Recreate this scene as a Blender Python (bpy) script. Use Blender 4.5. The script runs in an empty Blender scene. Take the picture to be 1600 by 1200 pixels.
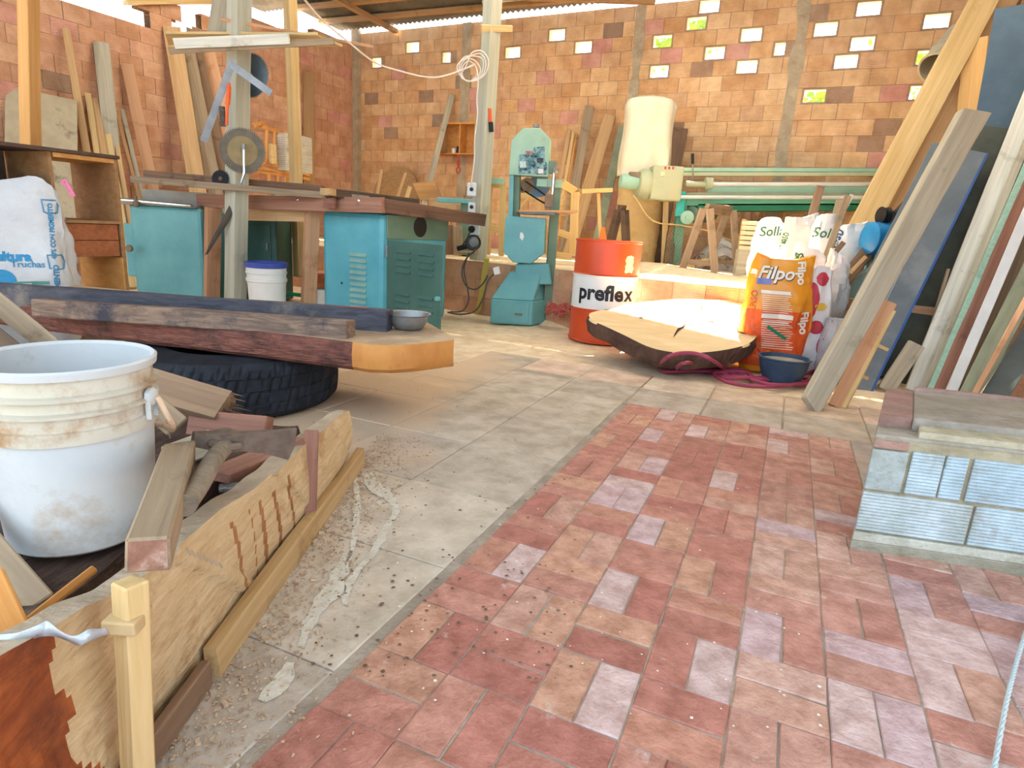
import bpy, bmesh, math, random
from mathutils import Vector, Matrix, noise
random.seed(7)
sc = bpy.context.scene
COL = sc.collection
V = Vector
# ------------------------------------------------------------------ camera
F_PX, PITCH, ROLL, CAMH = 960.0, None, math.radians(3.53), 0.95
PITCH = math.atan((600 - 352) * math.cos(ROLL) / F_PX)
FW = V((0, math.cos(PITCH), -math.sin(PITCH)))
_R0 = V((1, 0, 0)); _U0 = _R0.cross(FW)
RT = _R0 * math.cos(ROLL) + _U0 * math.sin(ROLL)
UP = -_R0 * math.sin(ROLL) + _U0 * math.cos(ROLL)
CAM = V((0, 0, CAMH))
cd = bpy.data.cameras.new('camera'); cam = bpy.data.objects.new('camera', cd); COL.objects.link(cam)
cd.sensor_width = 36; cd.lens = F_PX * 36 / 1600; cd.clip_start = 0.02; cd.clip_end = 300
mw = Matrix.Identity(4)
for i in range(3):
    mw[i][0] = RT[i]; mw[i][1] = UP[i]; mw[i][2] = -FW[i]; mw[i][3] = CAM[i]
cam.matrix_world = mw
sc.camera = cam
# ------------------------------------------------------------------ world, sun, exposure
w = bpy.data.worlds.new('sky'); sc.world = w; w.use_nodes = True
nt = w.node_tree; nt.nodes.clear()
bg = nt.nodes.new('ShaderNodeBackground'); wo = nt.nodes.new('ShaderNodeOutputWorld')
bg.inputs['Color'].default_value = (0.74, 0.87, 1.0, 1); bg.inputs['Strength'].default_value = 3.4
nt.links.new(bg.outputs[0], wo.inputs[0])
SUN_D = V((-0.16, -0.42, -0.88)).normalized()
sd = bpy.data.lights.new('sun', 'SUN'); sun = bpy.data.objects.new('sun', sd); COL.objects.link(sun)
sd.energy = 85; sd.angle = math.radians(0.9); sd.color = (1.0, 0.89, 0.72)
sun.rotation_euler = SUN_D.to_track_quat('-Z', 'Y').to_euler(); sun.location = (2, 6, 9)
sc.view_settings.view_transform = 'Standard'; sc.view_settings.look = 'None'
sc.view_settings.exposure = 0.0; sc.view_settings.gamma = 1.0
sc.view_settings.use_curve_mapping = False
sc.cycles.max_bounces = 8; sc.cycles.diffuse_bounces = 5; sc.cycles.glossy_bounces = 3
sc.cycles.use_denoising = True; sc.cycles.sample_clamp_indirect = 12
sc.cycles.caustics_reflective = False; sc.cycles.caustics_refractive = False

# ------------------------------------------------------------------ places
def ray(x, y): return FW + RT * ((x - 800) / F_PX) - UP * ((y - 600) / F_PX)
def G(x, y, z=0.0):
    d = ray(x, y); return CAM + d * ((z - CAMH) / d.z)
def P(x, y, Y):
    d = ray(x, y); return CAM + d * (Y / d.y)
def OP(x, y, p0, n):
    d = ray(x, y); return CAM + d * ((V(p0) - CAM).dot(n) / d.dot(n))
WA = 0.46
CORNER = V((-3.077, 11.8, 0))
BD = V((math.cos(WA), -math.sin(WA), 0))      # along the back wall, away from the corner
LD = V((-math.sin(WA), -math.cos(WA), 0))     # along the left wall, towards the open side
def WB(x, y, off=0.0): return OP(x, y, CORNER + LD * off, LD)   # on/near the back wall
def WL(x, y, off=0.0): return OP(x, y, CORNER + BD * off, BD)   # on/near the left wall

# ------------------------------------------------------------------ materials
def lin(h):
    h = h.lstrip('#'); c = [int(h[i:i+2], 16) / 255 for i in (0, 2, 4)]
    return tuple((x / 12.92 if x <= 0.04045 else ((x + 0.055) / 1.055) ** 2.4) for x in c) + (1,)
_mats = {}
def M(name, c1, c2=None, c3=None, scale=4.0, st=(1, 1, 1), rough=0.75, metal=0.0, bump=0.15, bs=None,
      c3s=1.5, c3lo=0.55, c3hi=0.7, attr=False, det=6, spec=0.3, dist=0.0, alpha=None, rib=None):
    if name in _mats: return _mats[name]
    m = bpy.data.materials.new(name); m.use_nodes = True; n = m.node_tree; N = n.nodes; L = n.links
    b = N['Principled BSDF']; b.inputs['Roughness'].default_value = rough; b.inputs['Metallic'].default_value = metal
    b.inputs['Specular IOR Level'].default_value = spec
    tc = N.new('ShaderNodeTexCoord'); mp = N.new('ShaderNodeMapping'); mp.inputs['Scale'].default_value = st
    L.new(tc.outputs['Object'], mp.inputs['Vector'])
    nz = N.new('ShaderNodeTexNoise'); nz.inputs['Scale'].default_value = scale; nz.inputs['Detail'].default_value = det
    nz.inputs['Roughness'].default_value = 0.62; nz.inputs['Distortion'].default_value = dist
    L.new(mp.outputs[0], nz.inputs['Vector'])
    rp = N.new('ShaderNodeValToRGB'); rp.color_ramp.elements[0].position = 0.36; rp.color_ramp.elements[1].position = 0.64
    rp.color_ramp.elements[0].color = lin(c1); rp.color_ramp.elements[1].color = lin(c2 or c1)
    L.new(nz.outputs['Fac'], rp.inputs[0]); out = rp.outputs[0]
    if attr:
        at = N.new('ShaderNodeVertexColor'); at.layer_name = 'Col'
        mx = N.new('ShaderNodeMix'); mx.data_type = 'RGBA'; mx.blend_type = 'MULTIPLY'; mx.inputs[0].default_value = 1
        L.new(at.outputs[0], mx.inputs[6]); L.new(out, mx.inputs[7]); out = mx.outputs[2]
    if c3:
        n3 = N.new('ShaderNodeTexNoise'); n3.inputs['Scale'].default_value = c3s; n3.inputs['Detail'].default_value = 8
        n3.inputs['Roughness'].default_value = 0.7
        L.new(tc.outputs['Object'], n3.inputs['Vector'])
        r3 = N.new('ShaderNodeValToRGB'); r3.color_ramp.elements[0].position = c3lo; r3.color_ramp.elements[1].position = c3hi
        L.new(n3.outputs['Fac'], r3.inputs[0])
        mx = N.new('ShaderNodeMix'); mx.data_type = 'RGBA'
        L.new(r3.outputs[0], mx.inputs[0]); L.new(out, mx.inputs[6]); mx.inputs[7].default_value = lin(c3); out = mx.outputs[2]
    L.new(out, b.inputs['Base Color'])
    hsrc = nz.outputs['Fac']
    if bs:
        n4 = N.new('ShaderNodeTexNoise'); n4.inputs['Scale'].default_value = bs; n4.inputs['Detail'].default_value = 5
        L.new(mp.outputs[0], n4.inputs['Vector']); hsrc = n4.outputs['Fac']
    if rib:
        wv = N.new('ShaderNodeTexWave'); wv.bands_direction = rib[0]; wv.inputs['Scale'].default_value = rib[1]
        wv.inputs['Distortion'].default_value = 0.3
        L.new(tc.outputs['Object'], wv.inputs['Vector'])
        ad = N.new('ShaderNodeMath'); ad.operation = 'MULTIPLY_ADD'; ad.inputs[1].default_value = rib[2]
        L.new(wv.outputs['Fac'], ad.inputs[0]); L.new(hsrc, ad.inputs[2]); hsrc = ad.outputs[0]
    if bump:
        bp = N.new('ShaderNodeBump'); bp.inputs['Strength'].default_value = bump; bp.inputs['Distance'].default_value = 0.02
        L.new(hsrc, bp.inputs['Height']); L.new(bp.outputs[0], b.inputs['Normal'])
    if alpha is not None: b.inputs['Alpha'].default_value = alpha
    m['nodes'] = 1; _mats[name] = m
    return m
def wood(name, c1, c2, c3=None, **k):
    a = dict(scale=3.0, st=(0.35, 9, 9), rough=0.72, bump=0.25, dist=0.6, c3s=3.0); a.update(k)
    return M('wood_' + name, c1, c2, c3, **a)

# ------------------------------------------------------------------ builders
def mesh_obj(name, bm, mat=None, parent=None, smooth=False, mats=None):
    me = bpy.data.meshes.new(name); bm.to_mesh(me); bm.free()
    o = bpy.data.objects.new(name, me); COL.objects.link(o)
    for m in (mats or ([mat] if mat else [])): me.materials.append(m)
    if smooth:
        for p in me.polygons: p.use_smooth = True
        try: me.set_sharp_from_angle(angle=math.radians(35))
        except Exception: pass
    if parent: o.parent = parent
    return o
def tag(o, label=None, cat=None, group=None, kind=None):
    if label: o['label'] = label
    if cat: o['category'] = cat
    if group: o['group'] = group
    if kind: o['kind'] = kind
    return o
def thing(name, label, cat, loc=(0, 0, 0), rot=None, group=None):
    o = bpy.data.objects.new(name, None); COL.objects.link(o); o.empty_display_size = 0.1
    o.location = loc
    if rot is not None:
        if isinstance(rot, Matrix): o.rotation_euler = rot.to_3x3().to_euler()
        else: o.rotation_euler = rot if hasattr(rot, '__len__') else (0, 0, rot)
    return tag(o, label, cat, group)
def struct(name, bm, mat, **k):
    o = mesh_obj(name, bm, mat, **k); o['kind'] = 'structure'; return o
def box(bm, lo, hi, mtx=None, mi=0):
    vs = [bm.verts.new(V((x, y, z))) for x in (lo[0], hi[0]) for y in (lo[1], hi[1]) for z in (lo[2], hi[2])]
    if mtx:
        for v in vs: v.co = mtx @ v.co
    fs = []
    for f in ((0, 1, 3, 2), (4, 6, 7, 5), (0, 4, 5, 1), (2, 3, 7, 6), (0, 2, 6, 4), (1, 5, 7, 3)):
        q = bm.faces.new([vs[i] for i in f]); q.material_index = mi; fs.append(q)
    return fs
def B(*boxes):
    bm = bmesh.new()
    for lo, hi in boxes: box(bm, lo, hi)
    return bm
def bevel(o, wdt=0.004, seg=2):
    m = o.modifiers.new('bevel', 'BEVEL'); m.width = wdt; m.segments = seg; m.limit_method = 'ANGLE'; return o
def spline(pts, n=8, closed=False):
    pts = [V(p) for p in pts]; out = []; k = len(pts)
    rng = range(k if closed else k - 1)
    for i in rng:
        if closed: p0, p1, p2, p3 = pts[(i-1) % k], pts[i], pts[(i+1) % k], pts[(i+2) % k]
        else: p0, p1, p2, p3 = pts[max(i-1, 0)], pts[i], pts[i+1], pts[min(i+2, k-1)]
        for j in range(n):
            t = j / n
            out.append(0.5 * ((2*p1) + (p2-p0)*t + (2*p0-5*p1+4*p2-p3)*t*t + (3*p1-p0-3*p2+p3)*t**3))
    if not closed: out.append(pts[-1])
    return out
def tube(bm, pts, r, seg=8, closed=False, caps=True, sx=1.0):
    pts = [V(p) for p in pts]; k = len(pts); rings = []
    up = V((0, 0, 1))
    prev = None
    for i, p in enumerate(pts):
        t = (pts[(i+1) % k] - pts[i-1]) if closed else (pts[min(i+1, k-1)] - pts[max(i-1, 0)])
        if t.length < 1e-9: t = V((0, 0, 1))
        t.normalize()
        if prev is None:
            a = t.cross(up)
            if a.length < 1e-3: a = t.cross(V((1, 0, 0)))
        else:
            a = prev - t * prev.dot(t)
            if a.length < 1e-6: a = t.cross(up)
        a.normalize(); prev = a; b = t.cross(a)
        rr = r[i] if hasattr(r, '__len__') else r
        rings.append([bm.verts.new(p + (a * math.cos(q) * sx + b * math.sin(q)) * rr) for q in [2*math.pi*j/seg for j in range(seg)]])
    for i in range(k if closed else k - 1):
        A, Bq = rings[i], rings[(i+1) % k]
        for j in range(seg):
            bm.faces.new((A[j], A[(j+1) % seg], Bq[(j+1) % seg], Bq[j]))
    if caps and not closed:
        bm.faces.new(rings[0][::-1]); bm.faces.new(rings[-1])
    return bm
def lathe(bm, prof, n=40, mtx=None, cap0=True, cap1=False, mi=0, wob=None):
    rings = []
    for r, z in prof:
        ring = []
        for j in range(n):
            a = 2 * math.pi * j / n; q = r if not wob else r * wob(a, z)
            v = V((q * math.cos(a), q * math.sin(a), z))
            ring.append(bm.verts.new(mtx @ v if mtx else v))
        rings.append(ring)
    for i in range(len(rings) - 1):
        for j in range(n):
            f = bm.faces.new((rings[i][j], rings[i][(j+1) % n], rings[i+1][(j+1) % n], rings[i+1][j])); f.material_index = mi
    if cap0: bm.faces.new(rings[0][::-1]).material_index = mi
    if cap1: bm.faces.new(rings[-1]).material_index = mi
    return bm
def prism(bm, poly, h, mtx=None, mi=0):
    """outline in local XZ, thickness along +Y"""
    a = [bm.verts.new((mtx or Matrix()) @ V((x, 0, z))) for x, z in poly]
    b = [bm.verts.new((mtx or Matrix()) @ V((x, h, z))) for x, z in poly]
    k = len(poly)
    bm.faces.new(a).material_index = mi; bm.faces.new(b[::-1]).material_index = mi
    for i in range(k): bm.faces.new((a[(i+1) % k], a[i], b[i], b[(i+1) % k])).material_index = mi
    bmesh.ops.recalc_face_normals(bm, faces=bm.faces[:])
    return bm
def frame(p0, p1, face=None, tw=0.0):
    """matrix: local X from p0 to p1, local Y = width, local Z = wide-face normal, turned towards `face` (a point)"""
    p0, p1 = V(p0), V(p1); x = (p1 - p0).normalized()
    f = (V(face) if face is not None else CAM) - (p0 + p1) / 2
    z = f - x * f.dot(x); z.normalize(); y = z.cross(x)
    m = Matrix((x, y, z)).transposed().to_4x4()
    if tw: m = m @ Matrix.Rotation(tw, 4, 'X')
    m.translation = p0
    return m
def board_bm(L, wd, t, rough=0.0, seg=None, ends=(0, 0), taper=1.0, curve=0.0):
    seg = seg or max(2, int(L / 0.12)); bm = bmesh.new(); rows = []
    s = random.random() * 90
    for i in range(seg + 1):
        u = i / seg; x = u * L; r = []
        ww = wd * (1 + (taper - 1) * u)
        for (a, b) in ((-.5, -.5), (.5, -.5), (.5, .5), (-.5, .5)):
            e = (noise.noise(V((x * 3 + s, a * 2, b))) * rough, noise.noise(V((x * 3, a * 2 + s, b + 7))) * rough * 0.5)
            xx = x
            if i == 0: xx += ends[0] * (a + .5) * wd
            if i == seg: xx += ends[1] * (a + .5) * wd
            r.append(bm.verts.new((xx, a * ww + e[0] + curve * math.sin(u * math.pi), b * t + e[1])))
        rows.append(r)
    for i in range(seg):
        for j in range(4):
            bm.faces.new((rows[i][j], rows[i+1][j], rows[i+1][(j+1) % 4], rows[i][(j+1) % 4]))
    bm.faces.new(rows[0]); bm.faces.new(rows[-1][::-1])
    bmesh.ops.recalc_face_normals(bm, faces=bm.faces[:])
    return bm
def board(name, label, cat, a, b, wd, t, mat, tw=0.0, group=None, rough=0.004, parent=None, face=None, bev=0.003, **k):
    m = frame(a, b, face, tw)
    o = mesh_obj(name, board_bm((V(b) - V(a)).length, wd, t, rough, **k), mat)
    o.matrix_world = m
    if bev: bevel(o, bev, 1)
    if parent:
        o.parent = parent; o.matrix_parent_inverse = parent.matrix_world.inverted() if False else Matrix()
    if label: tag(o, label, cat, group)
    return o
def text_bm(s, size, bold=0.0, ext=0.0008, align='CENTER', shear=0.0):
    cu = bpy.data.curves.new('t', 'FONT'); cu.body = s; cu.size = size; cu.offset = bold; cu.extrude = ext
    cu.align_x = align; cu.align_y = 'CENTER'; cu.shear = shear; cu.resolution_u = 3
    o = bpy.data.objects.new('t', cu); COL.objects.link(o)
    dg = bpy.context.evaluated_depsgraph_get(); me = bpy.data.meshes.new_from_object(o.evaluated_get(dg))
    bm = bmesh.new(); bm.from_mesh(me); bpy.data.objects.remove(o); bpy.data.curves.remove(cu); bpy.data.meshes.remove(me)
    return bm
def colorize(bm, fn):
    cl = bm.loops.layers.float_color.new('Col')
    for f in bm.faces:
        c = fn(f)
        for l in f.loops: l[cl] = c
# ================================================================== SETTING
FA = 0.408
FO = V((-0.1148, 1.5767, 0)); FI = V((math.cos(FA), -math.sin(FA), 0)); FJ = V((-math.sin(FA), -math.cos(FA), 0))
def FL(i, j, z=0.0): return FO + FI * i + FJ * j + V((0, 0, z))
fm = Matrix((FI, -FJ, V((0, 0, 1)))).transposed().to_4x4(); fm.translation = FO   # local x = i, local y = -j

# sawdust-covered earth floor with a gentle relief
bm = bmesh.new()
N1 = 90
def zfloor(x, y):
    return -0.012 + 0.008 * noise.noise(V((x * 2.1, y * 2.1, 0))) + 0.004 * noise.noise(V((x * 9, y * 9, 3)))
xs = [-8 + 16 * i / N1 for i in range(N1 + 1)]; ys = [-2.5 + 15 * i / N1 for i in range(N1 + 1)]
vv = [[bm.verts.new((x, y, zfloor(x, y))) for x in xs] for y in ys]
for j in range(N1):
    for i in range(N1): bm.faces.new((vv[j][i], vv[j][i+1], vv[j+1][i+1], vv[j+1][i]))
m_dust = M('sawdust_floor', 'D2BA9A', 'E4D2B6', 'BC9874', scale=9, bump=0.5, bs=60, rough=0.95, c3s=0.9, c3lo=0.5, c3hi=0.75)
struct('floor', bm, m_dust, smooth=True)

def slab(bm, i0, i1, j0, j1, z0, z1, col, jit=0.0, gap=0.0016, bv=0.0025):
    """one paver with softened upper edges; returns nothing, colours via layer"""
    cl = bm.loops.layers.float_color['Col']
    g = gap
    a = [(i0+g, j0+g), (i1-g, j0+g), (i1-g, j1-g), (i0+g, j1-g)]
    a = [(x + random.uniform(-jit, jit), y + random.uniform(-jit, jit)) for x, y in a]
    cx = sum(p[0] for p in a) / 4; cy = sum(p[1] for p in a) / 4
    def ring(ins, z):
        r = []
        for x, y in a:
            dx, dy = x - cx, y - cy
            r.append(bm.verts.new((x - math.copysign(ins, dx), -(y - math.copysign(ins, dy)), z)))
        return r
    dz = random.uniform(-0.0015, 0.0015)
    r0, r1, r2 = ring(0, z0), ring(0, z1 - bv + dz), ring(bv, z1 + dz)
    fs = [bm.faces.new(r2[::-1])]
    for A, Bq in ((r0, r1), (r1, r2)):
        for k in range(4): fs.append(bm.faces.new((A[(k+1) % 4], A[k], Bq[k], Bq[(k+1) % 4])))
    for f in fs:
        for l in f.loops: l[cl] = col
def rc(cols, v=0.05):
    c = lin(random.choice(cols)); k = 1 + random.uniform(-v, v)
    return (c[0]*k, c[1]*k, c[2]*k, 1)

# red clay pavers laid two by two
bm = bmesh.new(); bm.loops.layers.float_color.new('Col')
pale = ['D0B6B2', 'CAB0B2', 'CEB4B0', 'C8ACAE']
SI, SJ = 0.1895, 0.2
for ci in range(0, 11):
    for cj in range(-10, 8):
        i0, j0 = ci * SI, cj * SJ
        if ci >= 6 and cj < -4: continue
        if ci == 5 and cj < -6: i1l = 1.04
        far = ci / 10.0
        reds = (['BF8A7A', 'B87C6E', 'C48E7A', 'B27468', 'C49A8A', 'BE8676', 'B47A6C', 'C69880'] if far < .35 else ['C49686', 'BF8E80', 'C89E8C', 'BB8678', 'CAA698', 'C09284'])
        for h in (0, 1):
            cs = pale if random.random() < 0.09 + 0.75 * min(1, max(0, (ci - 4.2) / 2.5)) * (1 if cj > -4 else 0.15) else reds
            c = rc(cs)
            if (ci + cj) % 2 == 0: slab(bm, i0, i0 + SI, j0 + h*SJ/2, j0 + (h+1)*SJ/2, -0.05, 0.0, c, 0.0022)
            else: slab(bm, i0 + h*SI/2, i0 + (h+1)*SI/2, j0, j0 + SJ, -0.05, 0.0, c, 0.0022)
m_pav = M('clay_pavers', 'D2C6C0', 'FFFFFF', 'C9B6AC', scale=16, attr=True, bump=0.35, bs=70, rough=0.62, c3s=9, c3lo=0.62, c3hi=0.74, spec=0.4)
o = struct('floor_clay_pavers', bm, m_pav); o.matrix_world = fm

# worn mortar filling the joints
bm = bmesh.new(); n = 70
g = [[bm.verts.new((-.9 + 3.0 * i / n, 2.42 - 4.4 * j / n, -.0032 + .0016 * noise.noise(V((i * .9, j * .9, 0))))) for i in range(n + 1)] for j in range(n + 1)]
for j in range(n):
    for i in range(n): bm.faces.new((g[j][i], g[j+1][i], g[j+1][i+1], g[j][i+1]))
o = struct('floor_joint_mortar', bm, M('joint_mortar', '8E8274', 'A89C8C', '6E6256', scale=12, rough=.95, bump=.4, bs=60), smooth=True); o.matrix_world = fm
# grey concrete tiles around them
bm = bmesh.new(); bm.loops.layers.float_color.new('Col')
greys = ['C4B8A8', 'C0B4A4', 'C8BCAC', 'BCB0A2']
for k in range(-5, 4):
    j0 = -0.43 + k * 0.47
    for q in range(4):
        i1 = -0.03 - q * 0.42
        if k == -5 and q > 2: continue
        slab(bm, i1 - 0.42, i1, j0 - (0.03 if k == -5 else 0), j0 + 0.47, -0.05, 0.001, rc(greys, 0.05), 0.001, 0.0022, 0.003)
for q in range(-2, 9):      # the grey row beyond the red field
    slab(bm, -0.02 + q * 0.42, 0.40 + q * 0.42, -2.40, -2.005, -0.05, 0.001, rc(['BCB0A2', 'BEB2A4', 'B6AA9D'], 0.03), 0.002, 0.004, 0.004)
for jx in range(5):         # grey squares at the right border, under the boards
    slab(bm, 1.14 + 0.0, 1.55, -2.0 + jx * 0.2, -1.8 + jx * 0.2, -0.05, 0.0, rc(['B8AFA8', 'BCAFA6', 'B2A8A2']), 0.002)
pinks = ['D8BFAC', 'DCC6B0', 'D3BBA4', 'DDCBB6']
for q in range(-2, 8):
    slab(bm, -0.02 + q * 0.42, 0.40 + q * 0.42, -2.80, -2.405, -0.05, 0.002, rc(pinks, 0.04), 0.002, 0.004, 0.004)
m_til = M('concrete_tiles', 'D9D5CE', 'FFFFFF', 'D8BFA0', scale=7, attr=True, bump=0.25, bs=45, rough=0.85, c3s=1.1, c3lo=0.56, c3hi=0.82)
n = m_til.node_tree; N = n.nodes; L = n.links; bs0 = N['Principled BSDF']; src = bs0.inputs['Base Color'].links[0].from_socket
tc = N.new('ShaderNodeTexCoord'); sx = N.new('ShaderNodeSeparateXYZ'); L.new(tc.outputs['Object'], sx.inputs[0])
nn = N.new('ShaderNodeTexNoise'); nn.inputs['Scale'].default_value = 2.2; nn.inputs['Detail'].default_value = 7; L.new(tc.outputs['Object'], nn.inputs['Vector'])
ma = N.new('ShaderNodeMath'); ma.operation = 'MULTIPLY_ADD'; ma.inputs[1].default_value = 1.1; L.new(nn.outputs['Fac'], ma.inputs[0])
mb_ = N.new('ShaderNodeMath'); mb_.operation = 'MULTIPLY_ADD'; mb_.inputs[1].default_value = .2; L.new(sx.outputs['Y'], mb_.inputs[0]); L.new(sx.outputs['X'], mb_.inputs[2]); L.new(mb_.outputs[0], ma.inputs[2])
mr = N.new('ShaderNodeMapRange'); mr.inputs['From Min'].default_value = .14; mr.inputs['From Max'].default_value = -.2; L.new(ma.outputs[0], mr.inputs['Value'])
mx = N.new('ShaderNodeMix'); mx.data_type = 'RGBA'; L.new(mr.outputs[0], mx.inputs[0]); L.new(src, mx.inputs[6]); mx.inputs[7].default_value = lin('CDB294'); L.new(mx.outputs[2], bs0.inputs['Base Color'])
o = struct('floor_concrete_tiles', bm, m_til); o.matrix_world = fm
# plaster splashes and paint drops on the floor
bm = bmesh.new()
def splash(pts, wds, z=.0035):
    q = spline([G(x, y, z) for x, y in pts], 8); k = len(q); L_, R_ = [], []
    for i, p in enumerate(q):
        d = (q[min(i+1, k-1)] - q[max(i-1, 0)]).normalized().cross(V((0, 0, 1))); f = i / (k - 1) * (len(wds) - 1); j = min(int(f), len(wds) - 2); w_ = wds[j] + (wds[j+1] - wds[j]) * (f - j)
        L_.append(bm.verts.new(p + d * w_ * (1 + .7 * noise.noise(p * 30)))); R_.append(bm.verts.new(p - d * w_ * (1 + .7 * noise.noise(p * 27 + V((5, 0, 0))))))
    for i in range(k - 1): bm.faces.new((L_[i], R_[i], R_[i+1], L_[i+1]))
splash([(572, 738), (585, 760), (610, 780), (618, 800), (600, 830), (585, 860), (560, 890), (545, 915), (538, 945)], [.02, .03, .012, .010, .014, .008, .012, .006])
splash([(555, 745), (558, 790), (552, 850), (540, 880)], [.008, .012, .008, .002])
splash([(545, 860), (520, 920), (490, 960), (470, 1010)], [.01, .028, .018, .006]); splash([(455, 1035), (435, 1070), (410, 1095)], [.01, .025, .01])
struct('floor_plaster_splash', bm, M('plaster_splash', 'BDB6A6', 'D2CDC0', scale=30, rough=.9, bump=.4))
def drops(name, n_, box_, rr, mat, z=.004, s_=1):
    bm = bmesh.new(); random.seed(s_)
    for _ in range(n_):
        x, y = random.uniform(*box_[0]), random.uniform(*box_[1]); c = G(x, y, z); r = random.uniform(*rr)
        vs = [bm.verts.new(c + V((math.cos(a) * r * random.uniform(.7, 1.2), math.sin(a) * r * random.uniform(.7, 1.2), 0))) for a in [i * math.pi / 4 for i in range(8)]]; bm.faces.new(vs)
    struct(name, bm, mat)
drops('floor_stains', 230, ((480, 900), (600, 1060)), (.002, .006), M('drop_brown', '5E4C3E', '7A6652', bump=0, rough=.9), s_=4)
drops('floor_paint_drops', 70, ((620, 1300), (760, 1150)), (.0015, .004), M('drop_white', 'D6D4CC', 'E4E2DA', bump=0, rough=.9), s_=9)

# ---- hollow clay block walls
BL, BH = 0.29, 0.19
def block_wall(name, org, dr, out, length, top, thick=0.12, holes=(), z0=0.0, phase=0.0, skip=None, cols=None, u0=0.0, mortar='B0957C'):
    """org+dr*u, rows in z; `out` points into the room. One mesh: blocks, joints and open blocks"""
    bm = bmesh.new(); cl = bm.loops.layers.float_color.new('Col')
    up = V((0, 0, 1)); rows = int((top(0) if callable(top) else top) / BH) + 3
    cols = cols or ['DDB588', 'E0BA8E', 'D9AD80', 'E2BE94', 'D4A678', 'DEB68C', 'DAB082', 'D6AE88']
    mc = lin(mortar)
    def q(u, d, z): return org + dr * u + out * d + up * z
    def quad(pts, c, mi=0):
        f = bm.faces.new([bm.verts.new(p) for p in pts]); f.material_index = mi
        for l in f.loops: l[cl] = c
    nh = 0
    for r in range(rows):
        za = z0 + r * BH; zb = za + BH
        off = (0.5 * BL if r % 2 else 0.0) + phase
        n = int(length / BL) + 2
        for i in range(-1, n):
            a = u0 + i * BL + off; b = a + BL
            if b <= u0 or a >= u0 + length: continue
            a = max(a, u0); b = min(b, u0 + length); mid = (a + b) / 2
            tp = top(mid) if callable(top) else top
            if zb > tp + BH * 0.5: continue
            if skip and skip(mid, (za + zb) / 2): continue
            kind = None
            for hu, hz, hw in holes:
                if abs((za + zb) / 2 - hz) < BH * 0.5 and a - 0.001 <= hu < b: kind = hw
            c = rc(cols, 0.05)
            if random.random() < 0.035: c = rc(['A88A72', 'A38E7A'], 0.1)
            if random.random() < 0.05: c = rc(['D8A092', 'D6A292'], 0.05)
            if kind:
                nh += 1
                wdt = min(1.0, kind); h0, h1 = a + 0.02, a + 0.02 + (b - a - 0.04) * wdt
                z1, z2 = za + 0.022, zb - 0.022
                # joint frame around the opening, front and back, then its four inner sides
                for dd in (-0.002, -thick):
                    quad([q(a, dd, za), q(b, dd, za), q(h1, dd, z1), q(h0, dd, z1)], mc)
                    quad([q(h0, dd, z2), q(h1, dd, z2), q(b, dd, zb), q(a, dd, zb)], mc)
                    quad([q(a, dd, za), q(h0, dd, z1), q(h0, dd, z2), q(a, dd, zb)], mc)
                    quad([q(h1, dd, z1), q(b, dd, za), q(b, dd, zb), q(h1, dd, z2)], mc)
                for (p, s) in (((h0, z1), (h1, z1)), ((h1, z1), (h1, z2)), ((h1, z2), (h0, z2)), ((h0, z2), (h0, z1))):
                    quad([q(p[0], -0.002, p[1]), q(s[0], -0.002, s[1]), q(s[0], -thick, s[1]), q(p[0], -thick, p[1])], lin('D9C4A4'))
                # the thin web of the open block
                zm = z1 + (z2 - z1) * 0.33
                quad([q(h0, -0.05, zm), q(h1, -0.05, zm), q(h1, -0.05, zm + 0.006), q(h0, -0.05, zm + 0.006)], c)
                continue
            quad([q(a, -0.007, za), q(b, -0.007, za), q(b, -0.007, zb), q(a, -0.007, zb)], mc)
            quad([q(a, -thick, za), q(b, -thick, za), q(b, -thick, zb), q(a, -thick, zb)], mc)
            if zb + BH > tp + BH * 0.5: quad([q(a, -0.007, zb), q(b, -0.007, zb), q(b, -thick, zb), q(a, -thick, zb)], mc)
            g = 0.005; e = random.uniform(-0.004, 0.003)
            A, Bu, Z1, Z2 = a + g*random.uniform(.5, 1.4), b - g*random.uniform(.5, 1.4), za + g*random.uniform(.2, .8), zb - g*random.uniform(.2, .8)
            if Bu - A < 0.02: continue
            f4 = [q(A, e, Z1), q(Bu, e, Z1), q(Bu, e, Z2), q(A, e, Z2)]
            b4 = [q(A, -.008, Z1), q(Bu, -.008, Z1), q(Bu, -.008, Z2), q(A, -.008, Z2)]
            quad(f4, c)
            for k in range(4): quad([f4[k], b4[k], b4[(k+1) % 4], f4[(k+1) % 4]], c)
    bmesh.ops.recalc_face_normals(bm, faces=bm.faces[:])
    return struct(name, bm, m_blk)
m_blk = M('clay_blocks', 'E6DCD2', 'FFFFFF', 'B08D6C', scale=5, attr=True, bump=0.4, bs=30, rough=0.9, c3s=1.3, c3lo=0.6, c3hi=0.85, rib=('Z', 22, 0.5))
HPX = [(587,103,.75),(636,78,1),(695,94,.6),(793,88,1),(860,58,1),(924,75,1),(1023,68,1),(1017,115,1),(1101,36,1),(1129,83,1),(1177,104,1),
       (1182,51,1),(1222,74,.5),(1310,41,1),(1362,64,1),(1303,95,1),(1292,148,1),(1372,9,1),(1470,25,1),(1456,88,1),(1440,143,1),(1092,5,1),(1275,20,.25)]
HB = []
for x, y, hw in HPX:
    p = WB(x, y) - CORNER; HB.append((p.dot(BD), p.z, hw))
block_wall('wall_back', CORNER, BD, LD, 10.4, 4.0, holes=HB, z0=0.005, phase=0.05)
def ltop(d):
    if d < 1.0: return 3.85
    if d < 2.6: return 3.62
    if d < 3.15: return 3.42
    if d < 3.42: return 3.1
    if d < 3.85: return 3.8
    if d < 4.6: return 3.0
    return 2.95
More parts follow.
